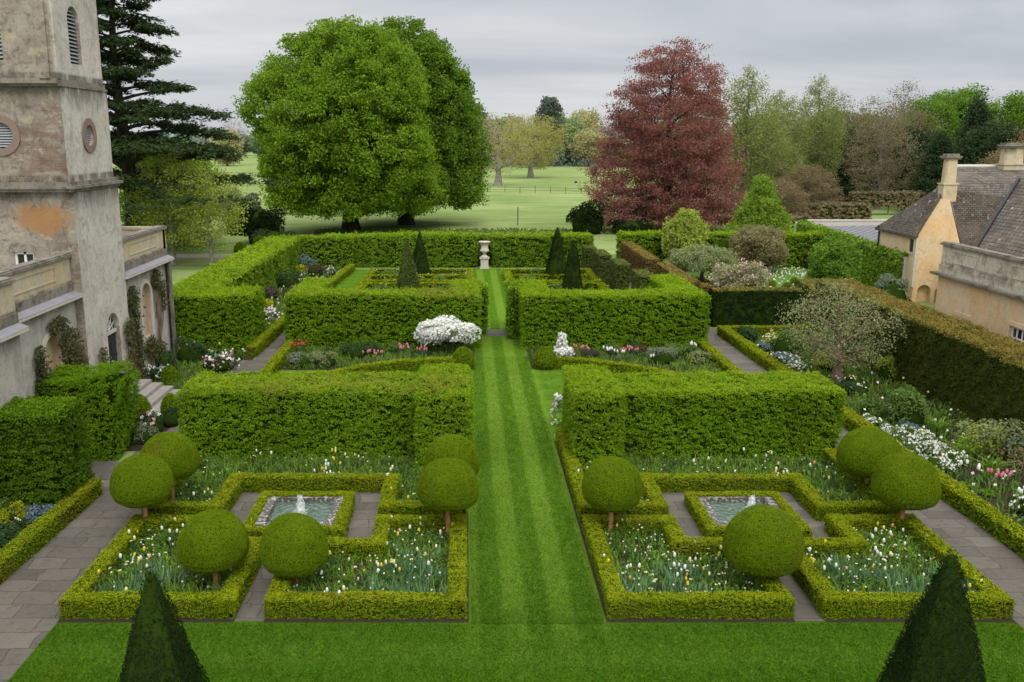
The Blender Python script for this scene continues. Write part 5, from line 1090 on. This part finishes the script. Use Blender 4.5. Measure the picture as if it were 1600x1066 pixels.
T('apple_tree','apple tree in pale blossom, nearest the dark cross hedge','tree',(17.4,57.5,0),2.4,1.8,.5,'broad','apple','barko',380,30,.13,.09,8,45,.13,.2,.7,.8,.45,seed=6,zb=.5,slope=.3,blossom=('p_palepink',.4))
T('domed_tree','brownish clipped dome shaped tree in the orchard','tree',(22.2,69.5,0),3.5,2.15,.7,'dome','domel','barko',700,34,.15,.08,10,60,.15,.16,.8,.6,.3,seed=7,zb=.7,slope=.5)
T('column_tree','light green two tiered column tree in front of the far right hedge','tree',(16.6,70,0),4.7,1.5,.9,'ovate','acer','barkd',620,36,.2,.13,8,40,.13,.22,.8,.6,.35,seed=8,zb=.3)
T('wall_tree','fresh green bushy tree trained at the ivy wall','tree',(23.6,58.5,0),3.8,1.55,.6,'dome','g_fresh','barkd',480,36,.16,.1,8,40,.12,.2,.8,.6,.35,seed=9,zb=.3)
S('shrub','pale grey leaved shrub at the corner of the gable wall', 25.9,55.3,1.25,2.2,'g_grey',2400,.13)
S('shrub','small dark evergreen below the gable arches behind the yew hedge', 20.6,42.3,.6,3.1,'yew',900,.14)
T('lime_green_tree','vivid lime green pyramidal tree behind the far right hedge','tree',(28.0,88,0),6.7,3.1,.9,'cone','newg','barkd',900,70,.19,.12,12,60,.18,.4,.45,.8,.4,seed=10,zb=.2)
S('yew_bush','dark rounded yew bush left of the copper beech', 12.9,98,2.4,3.9,'yew',6500,.26,.13,lob=16); S('yew_bush','dark low yew under the copper beech', 17.2,97,2.4,2.1,'yew',2500,.26,.13)
# left of the chestnuts
T('maple_tree','yellow green maple just beyond the church parapet, nearer its corner','tree',(-23.3,73,0),9.9,3.3,1.6,'ovate','acer','barkp',800,13,.17,.11,12,70,.2,.35,.6,.7,.45,seed=11,zb=1.2)
T('maple_tree','yellow green maple beside the gravel drive, right of its neighbour','tree',(-20.0,72,0),8.4,3.0,1.5,'ovate','acer','barkp',620,13,.17,.11,10,60,.16,.35,.6,.7,.45,seed=12,zb=1.2)
T('lime_green_tree','bright green tree below the cedar boughs','tree',(-27.5,86,0),9.6,4.4,1.2,'dome','newg','barkd',700,40,.36,.22,12,60,.25,.45,.8,.7,.4,seed=13,zb=.8)
S('yew_bush','blackish yew bush at the left of the big chestnut', -19.6,89,2.2,4.6,'yew',6000,.26,.13,lob=14); S('yew_bush','low dark yew skirt before the black yew bush', -18.0,86.5,2.3,1.9,'wood_d',3000,.26,.13)
S('shrub','greyish green bush behind the black yew bush', -23.5,97,2.6,5.6,'g_grey',3500,.28); S('shrub','bronze green low bush beyond the church end wall', -15.6,47.6,.9,2.3,'acer',900,.13); 
boxdome('small dark clipped cube of box beside the drive', -18.6,83.,.7,1.3,'clipped box by the drive'); boxdome('small clipped box ball beside the drive, left of the cube', -20.0,81.5,.6,.9,'clipped box by the drive')
def cedar():
    root = thing('cedar_tree','dark spreading cedar of Lebanon rising behind the church tower','tree',(-27.2,75,0))
    g = np.random.RandomState(77); pls = []; mb2 = MB(); H = 24.
    zz = np.linspace(0,H*.95,12); tp = np.column_stack([np.sin(zz*.3)*.25, np.cos(zz*.2)*.2, zz]); tr = np.linspace(.75,.12,12)
    mbt = MB(); tubes(mbt, [(tp,tr),(bez(np.array([.2,0,3.]),np.array([1.6,-.4,3.6]),np.array([1.3,-.5,6.8]),8), np.linspace(.4,.2,8))], 12)
    for k_ in range(78):
        z = 6.2+(H-6.5)*(k_/77)**1.05; a = k_*2.399+g.normal()*.25; t_ = (z-6.)/(H-6.); L = (8.4*(1-t_)**.8+1.3)*g.uniform(.62,1.08)
        if t_ > .42 and t_ < .6: L *= .8
        d = np.array([math.cos(a),math.sin(a),0]); b = np.array([np.interp(z-.8,zz,tp[:,0]),np.interp(z-.8,zz,tp[:,1]),z-.8]); e = b+d*L+np.array([0,0,.4+L*.13*g.normal()])
        br = bez(b,b+d*L*.45+np.array([0,0,L*.16]),e,8); pls.append((br, np.linspace(.2*(1-t_)+.05,.03,8)))
        for j in range(int(9+L*3.2)):
            f = g.uniform(.42,1.05)**.8; i0 = min(int(f*7),6); c = br[i0]+(br[i0+1]-br[i0])*(f*7-i0) if f < 1 else e+d*(f-1)*L
            side = np.array([-d[1],d[0],0])*g.normal()*L*.17*(.5+f); c = c+side+np.array([0,0,g.normal()*.12+.1]); rr = g.uniform(.4,.95)*(1-.25*t_)
            q = 40; ang = g.rand(q)*6.28; fr = np.sqrt(g.rand(q)); P = c+np.column_stack([np.cos(ang)*fr*rr*1.2,np.sin(ang)*fr*rr*1.2,np.abs(g.normal(size=q))*.13-.25*fr*fr+np.cos(ang)*g.normal()*.12*fr])
            leaves(mb2, P, g.normal(size=(q,3))*.45+np.array([0,0,1]), np.column_stack([np.cos(ang),np.sin(ang),np.zeros(q)])+g.normal(size=(q,3))*.4, .42*g.uniform(.6,1.2,q), .15, (g.rand(q) < .25).astype(int))
    tubes(mbt, pls, 6); mbt.build('trunk', M['barkd'], root); mb2.build('crown', [M['cedar'],M['g_dark']], root)
cedar()

# ------------------------------------------------------------------ park: oaks, fences, woods
T('oak_tree','pale yellow-green park oak with a thick grey trunk, left and nearer of two','tree',(6.8,197,0),14.9,9.2,2.6,'oak','oakl','barkp',800,8,.27,.18,11,80,.72,.45,.7,.7,.42,seed=20,zb=2.4,slope=.25,rise=.7,twigr=.06)
T('oak_tree','pale yellow-green park oak, right and farther of two','tree',(16.2,234,0),15.2,9.2,2.6,'oak','oakl','barkp',900,20,.3,.2,12,80,.7,.6,.7,.7,.42,twigr=.05,seed=21,zb=2.2,slope=.3)
def fence(name, label, pts, h, step, rails):
    root = thing(name, label, 'fence', (pts[0][0],pts[0][1],0)); P = np.array(pts,float)-np.array(pts[0]); r = MB()
    first = None
    for a,b in zip(P[:-1],P[1:]):
        L = np.linalg.norm(b-a); n = int(L/step)
        for z in rails: tubes(r, [(np.array([(*a,z),(*((a+b)/2),z),(*b,z)]), np.full(3,.03))], 4)
        for i in range(n):
            p_ = a+(b-a)*i/n
            if first is None: mb = MB(); mb.box(-.05,-.05,0,.05,.05,h); first = mb.build('post', M['wood'], root); first.location = (*p_,0)
            else: o = first.copy(); COL.objects.link(o); o.location = (*p_,0)
    r.build('rail', M['wood'], root)
fence('park_fence','long low post and rail fence crossing the park meadow before the oaks', [(-70,193),(-25,181),(-1,174.),(15.4,169.6),(26,164.5),(40,157)], 1.25, 2.6, (.5,1.0))
fence('park_fence','distant fence line across the meadow left of the chestnuts', [(-120,262),(-85,248),(-59,241),(-30,236)], 1.3, 4., (.5,1.05))
mb = MB(); mb.box(-.06,-.06,0,.06,.06,2.1); tag(mb.build('post', M['wood'], loc=(6.,107,0)), 'single thin dark post in the meadow above the urn', 'post')
root = thing('tree_guard','square wooden guard around a young park tree','tree guard',(28.1,205,0)); 
for i,(a,b) in enumerate(((-.6,-.6),(.6,-.6),(.6,.6),(-.6,.6))): mb = MB(); mb.box(a-.06,b-.06,0,a+.06,b+.06,1.5); mb.build('post', M['wood'], root)
mb = MB()
for z in (.4,.8,1.2):
    for s_ in (-.6,.6): mb.box(-.6,s_-.03,z,.6,s_+.03,z+.09); mb.box(s_-.03,-.6,z+.1,s_+.03,.6,z+.18)
mb.build('rail', M['wood'], root)
T('young_tree','slim young reddish park tree inside its wooden guard','tree',(28.1,205,0),4.6,.9,1.8,'ovate','farm','bark',60,18,.25,.15,5,12,.07,.25,.8,.6,.5,seed=22)
mb = MB(); mb.lathe([(.02,0),(.3,0),(.34,.2),(.2,.4),(.02,.45)], 8); tag(mb.build('tree_stump', M['barkd'], loc=(24.5,208,0)), 'small dark stump in the park meadow', 'stump')
n = 1500; mb = MB(); P = np.column_stack([rs.uniform(-16,22,n), rs.uniform(97,101,n), rs.uniform(.02,.25,n)]); leaves(mb, P, rnd(n)+np.array([0,0,.6]), rnd(n), .45, .25, 0)
o = mb.build('rough_grass', M['g_mid']); o['kind'] = 'stuff'; o['label'] = 'strip of rough grass and weeds along the meadow edge'

protos = {}
def species(key):
    """one tree of each kind is built; the rest of its kind are copies"""
    K = dict(
     lime=dict(H=19,R=5.2,th=2.5,env='ovate',lm='limel',bm='bark',twigr=.045,tips=1100,lpt=17,L=.25,n1=18,n2=120,r0=.48,spread=.42,zb=1.8,slope=1.1,cat='lime_tree'),
     thin=dict(H=18,R=4.4,th=4.5,env='ovate',lm='twigl',bm='bark',twigr=.05,tips=900,lpt=5,L=.25,n1=14,n2=80,r0=.34,spread=.4,zb=4.5,slope=1.0,cat='bare_tree'),
     brown=dict(H=14.5,R=5.,th=2.2,env='dome',lm='twigl',bm='barkp',twigr=.045,tips=1200,lpt=9,L=.24,n1=14,n2=90,r0=.3,spread=.36,zb=2.2,slope=1.2,cat='budding_tree'),
     green=dict(H=17,R=6,th=2,env='dome',lm='g_fresh',bm='barkd',tips=700,lpt=90,L=.32,n1=10,n2=60,r0=.4,spread=.6,zb=1.,slope=.7,cat='broadleaf_tree'),
     dark=dict(H=12,R=4.5,th=1,env='dome',lm='wood_d',bm='barkd',tips=600,lpt=90,L=.3,n1=8,n2=50,r0=.4,spread=.55,zb=.3,slope=.6,cat='evergreen_tree'),
     conif=dict(H=17,R=4.3,th=1.5,env='cone',lm='wood_d',bm='barkd',tips=650,lpt=90,L=.3,n1=18,n2=70,r0=.35,spread=.5,zb=.8,slope=.1,cat='conifer'),
     olive=dict(H=12,R=4.5,th=2,env='dome',lm='spent',bm='bark',tips=900,lpt=24,L=.22,twigr=.03,n1=12,n2=70,r0=.3,spread=.4,zb=1.2,slope=.8,cat='budding_tree'),
     farg=dict(H=16,R=7,th=1.5,env='dome',lm='farg',bm='bark',tips=300,lpt=30,L=.9,n1=8,n2=36,r0=.4,spread=.8,zb=.4,slope=.7,cat='broadleaf_tree'),
     fard=dict(H=15,R=6,th=1.5,env='dome',lm='fard',bm='barkd',tips=300,lpt=30,L=.9,n1=8,n2=36,r0=.4,spread=.8,zb=.3,slope=.7,cat='broadleaf_tree'),
     farm=dict(H=15,R=7,th=2.,env='dome',lm='farm',bm='bark',tips=320,lpt=22,L=.7,n1=9,n2=40,r0=.4,spread=.7,zb=.6,slope=.8,cat='budding_tree'),
     fary=dict(H=15,R=6.5,th=2.,env='oak',lm='fary',bm='bark',tips=320,lpt=22,L=.7,n1=9,n2=40,r0=.4,spread=.7,zb=.8,slope=.7,cat='broadleaf_tree'),
     pine=dict(H=22,R=4,th=9,env='oak',lm='fard',bm='barkd',tips=220,lpt=34,L=.8,n1=10,n2=34,r0=.45,spread=.6,zb=8,slope=.4,cat='pine_tree'),
     bare=dict(H=17,R=6,th=3,env='oak',lm='farm',bm='barkp',tips=420,lpt=3,L=.4,n1=10,n2=60,r0=.4,spread=.4,zb=3,slope=.8,cat='bare_tree'))[key]
    return K
def wood(key, label, x, y, h, r, group=None, rz=None):
    K = dict(species(key)); nm = K.pop('cat'); rz = rs.rand()*6.28 if rz is None else rz
    if key not in protos:
        H0, R0 = K.pop('H'), K.pop('R'); th = K.pop('th'); env = K.pop('env'); lm = K.pop('lm'); bm = K.pop('bm')
        o = tree(nm, label, 'tree', (x,y,0), H0, R0, th, env, lm, bm, seed=50+len(protos), group=group, **K); protos[key] = (o,H0,R0); o.rotation_euler = (0,0,rz); o.scale = (r/R0,r/R0,h/H0); return o
    o, H0, R0 = protos[key]; d = dup(o, (x,y,0), rz, (r/R0,r/R0,h/H0), label)
    if group: d['group'] = group
    elif 'group' in d: del d['group']
    return d
GR = 'trees beyond the house and drive'
wood('lime','tall pale green lime tree just right of the copper beech',36.2,122,18.7,5.2,GR); wood('lime','slim airy lime tree standing by the road bend, taller than its neighbours',52.8,142,18.9,4.6,GR); wood('lime','pale lime tree filling the gap behind the two tall limes',45.5,138,16.5,4.8,GR); wood('lime','low pale green tree behind the lime green pyramid',41,128,12,4.5,GR)
wood('lime','pale tree half hidden behind the copper beech',31.5,132,16.5,5.,GR)
wood('thin','thin bare tree right of the slim lime',60.5,152,17.4,3.4,GR); wood('thin','open bare crowned tree rising above the brown budding tree',73.,158,19.6,4.8,GR); wood('thin','bare tree top between the limes, farther off',56.5,165,17.5,4.2,GR); wood('thin','sparse twiggy tree left of the dark conifer',66.5,156,17.0,4.6,GR)
wood('brown','brown budding multi stemmed tree in front of dark evergreens',58.5,132,14.0,5.2,GR); wood('brown','greyer budding tree behind the brown multi stemmed one',66.5,142,15.5,5.,GR)
wood('dark','dark evergreen left of the brown budding tree',61.5,150,11.,4.6,GR); wood('dark','low dark evergreen under the slim lime',54.,156,7.,4.6,GR); wood('dark','dark evergreen right behind the brown budding tree',66.,140,11.,5.,GR); wood('dark','broad blackish evergreen behind the house roof',71.5,126,11.5,5.6,GR); wood('dark','dark evergreen at the far right edge above the roof',78.,124,11.,5.5,GR)
wood('green','large fresh green tree behind the dark conifer',79.,152,17.6,7.0,GR); wood('green','fresh green tree at the right picture edge',90.,150,17.4,6.5,GR); wood('green','fresh green tree between bare crown and conifer',72.,148,15.8,5.2,GR); wood('green','green tree right of the slim lime, partly hidden',64.5,165,14.5,5.5,GR)
wood('conif','tall dark blue conifer above the house chimney',73.6,136,17.3,5.2,GR); wood('conif','dull green cypress left of the chimney top',62.5,124,11.8,4.0,GR)
wood('olive','olive brown shrubby tree just above the slate roof',66.,112,9.5,4.8,GR); wood('olive','olive brown tree at the right edge above the ridge',74.5,120,12.6,5.,GR); wood('olive','brownish scrubby tree under the tall limes',44.,120,6.5,4.0,GR); wood('olive','brownish scrub behind the lime green pyramid',37.5,112,5.,3.6,GR)
def brownhedge(name,label,segs): return hedge(name,label,segs,'hornfar',L=.32,W=.2,cl=12,mats=('core','spent','twigl'))
brownhedge('beech_hedge','brown leaved beech hedge beside the road bend', [Seg(36,113,49,113,2.2,2.)]); brownhedge('beech_hedge','clipped brown beech hedge end just behind the ivy wall corner', [Seg(29.5,92,34,92,2.,2.3)])
root = thing('pleached_row','pleached brown hornbeam hedge on pale bare stems by the road','pleached hedge',(57,122,0))
h_ = hedge('foliage','', [Seg(50.5,122,62,122,1.6,2.9,1.1)],'hornfar',L=.32,W=.2,cl=14,mats=('core','spent','twigl'))
for k_ in ('label','category','group'):
    if k_ in h_: del h_[k_]
h_.parent = root; h_.location = (-57,-122,0)
for i in range(6): mb = MB(); mb.lathe([(.12,0),(.09,.6),(.08,1.4)], 7, (-6+i*2.3,0,0)); mb.build('stem', M['barkp'], root)
GF = 'far woodland edge across the park'
k_ = 0
for key,lb,x,y,h,r in (('farm','mauve budding tree in the far wood, left of the oaks',-6,345,16,8),('pine','dark pine above the wood behind the left oak',2.9,330,21,4.6),('pine','taller dark pine silhouette between oaks and beech',28.9,330,23.2,4.6),('farm','mauve tree behind the left oak crown',8,350,15,8),('farg','grey green tree under the taller pine',21,345,15,7),('fard','dark tree filling the wood below the taller pine',27,350,12,6),('farg','mid green tree right of the taller pine',36,340,14.5,7.5),('fary','yellow green tree in front of the far wood',43,330,12.5,7),('farm','mauve tree right of the yellow green one',52,335,14.5,8),
    ('fary','tall pale yellow poplar-like crown above the far wood',51,405,22,8),('farm','pinkish budding tree near the beech edge',60,325,14,8),('farg','green tree hidden partly by the copper beech',68,340,16,8),('farg','pale tree at the left edge of the far wood',-14,355,15,8),('fard','dark low tree in the middle of the far wood',33,335,8,6),('fary','yellow green tree at the wood foot near the beech',57,318,9,6),('farm','mauve low tree left of the yellow one',47,342,11,6),('farg','green tree behind the copper beech, right side',80,330,17,9),('farg','pale far tree seen through the limes',98,320,18,9),('farm','mauve far tree seen between the limes',112,310,17,9),('farg','far green tree right of the limes',128,300,18,9),('fary','yellowish far tree behind the bare crowns',142,290,18,9),('farg','broad grey green far tree behind the gap between the two oaks',12.5,365,17.5,9),('farm','tall mauve far tree left of the taller pine',17,372,18.5,8),('farg','tall pale far tree right of the taller pine',38,372,19,9),('fary','tall yellow far tree between pine and poplar crown',45,380,18.5,8),('farm','large mauve far tree directly behind the wood foot near the beech',66,372,20,10),('fard','dark far tree behind the mauve trees near the beech',57,360,14,8),('farg','far tree behind the left oak, partly hidden',1,375,17,9),('farm','far mauve tree at the left end of the wood',-10,380,17,9)):
    wood(key, lb, x, y, h, r, GF)
S('scrub_hedge','dark hedge line along the foot of the far wood', 40,312,1,1,'fard',10,.5) if False else None
n = 2600; mb = MB(); P = np.column_stack([rs.uniform(-20,130,n), 322+rs.normal(size=n)*3.5, np.abs(rs.normal(size=n))*2.4]); leaves(mb, P, rnd(n)+np.array([0,0,.6]), rnd(n), 1.1, .7, 0); o = mb.build('undergrowth', M['fard']); o['kind'] = 'stuff'; o['label'] = 'dark undergrowth along the foot of the far wood'
GL = 'trees in the fields on the far left'
for key,lb,x,y,h,r in (('bare','tall bare tree in the field left of the chestnuts',-103,420,19,7),('bare','smaller bare tree beside the tall bare one, farther left',-118,430,16,6),('fary','yellowish tree between cedar and bare trees',-84,330,13,5.5),('fard','round blue green tree behind the bare tree',-100,480,11,8),('farm','brownish tree seen under the cedar boughs',-105,300,12,8),('fary','pale yellow tree under the cedar boughs',-92,270,9,5),('fard','dark distant tree on the field boundary',-128,520,12,10),('farg','distant tree left of the chestnut edge',-85,560,12,10)):
    wood(key, lb, x, y, h, r, GL)
n = 5200; mb = MB(); P = np.column_stack([rs.uniform(-420,500,n), 640+rs.normal(size=n)*12, np.abs(rs.normal(size=n))*4.5]); leaves(mb, P, rnd(n)+np.array([0,0,.5]), rnd(n), 4., 2.8, (rs.rand(n) < .4).astype(int)); o = mb.build('distant_treeline', [M['fard'],M['farg']]); o['kind'] = 'stuff'; o['label'] = 'hazy distant treeline on the horizon'
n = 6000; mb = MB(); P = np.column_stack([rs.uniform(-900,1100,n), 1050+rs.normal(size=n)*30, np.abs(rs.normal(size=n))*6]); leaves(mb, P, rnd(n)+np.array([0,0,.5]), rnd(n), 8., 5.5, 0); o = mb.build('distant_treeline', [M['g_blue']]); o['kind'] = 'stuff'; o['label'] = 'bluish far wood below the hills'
# the loose ends of pasted lines are gone: nothing below
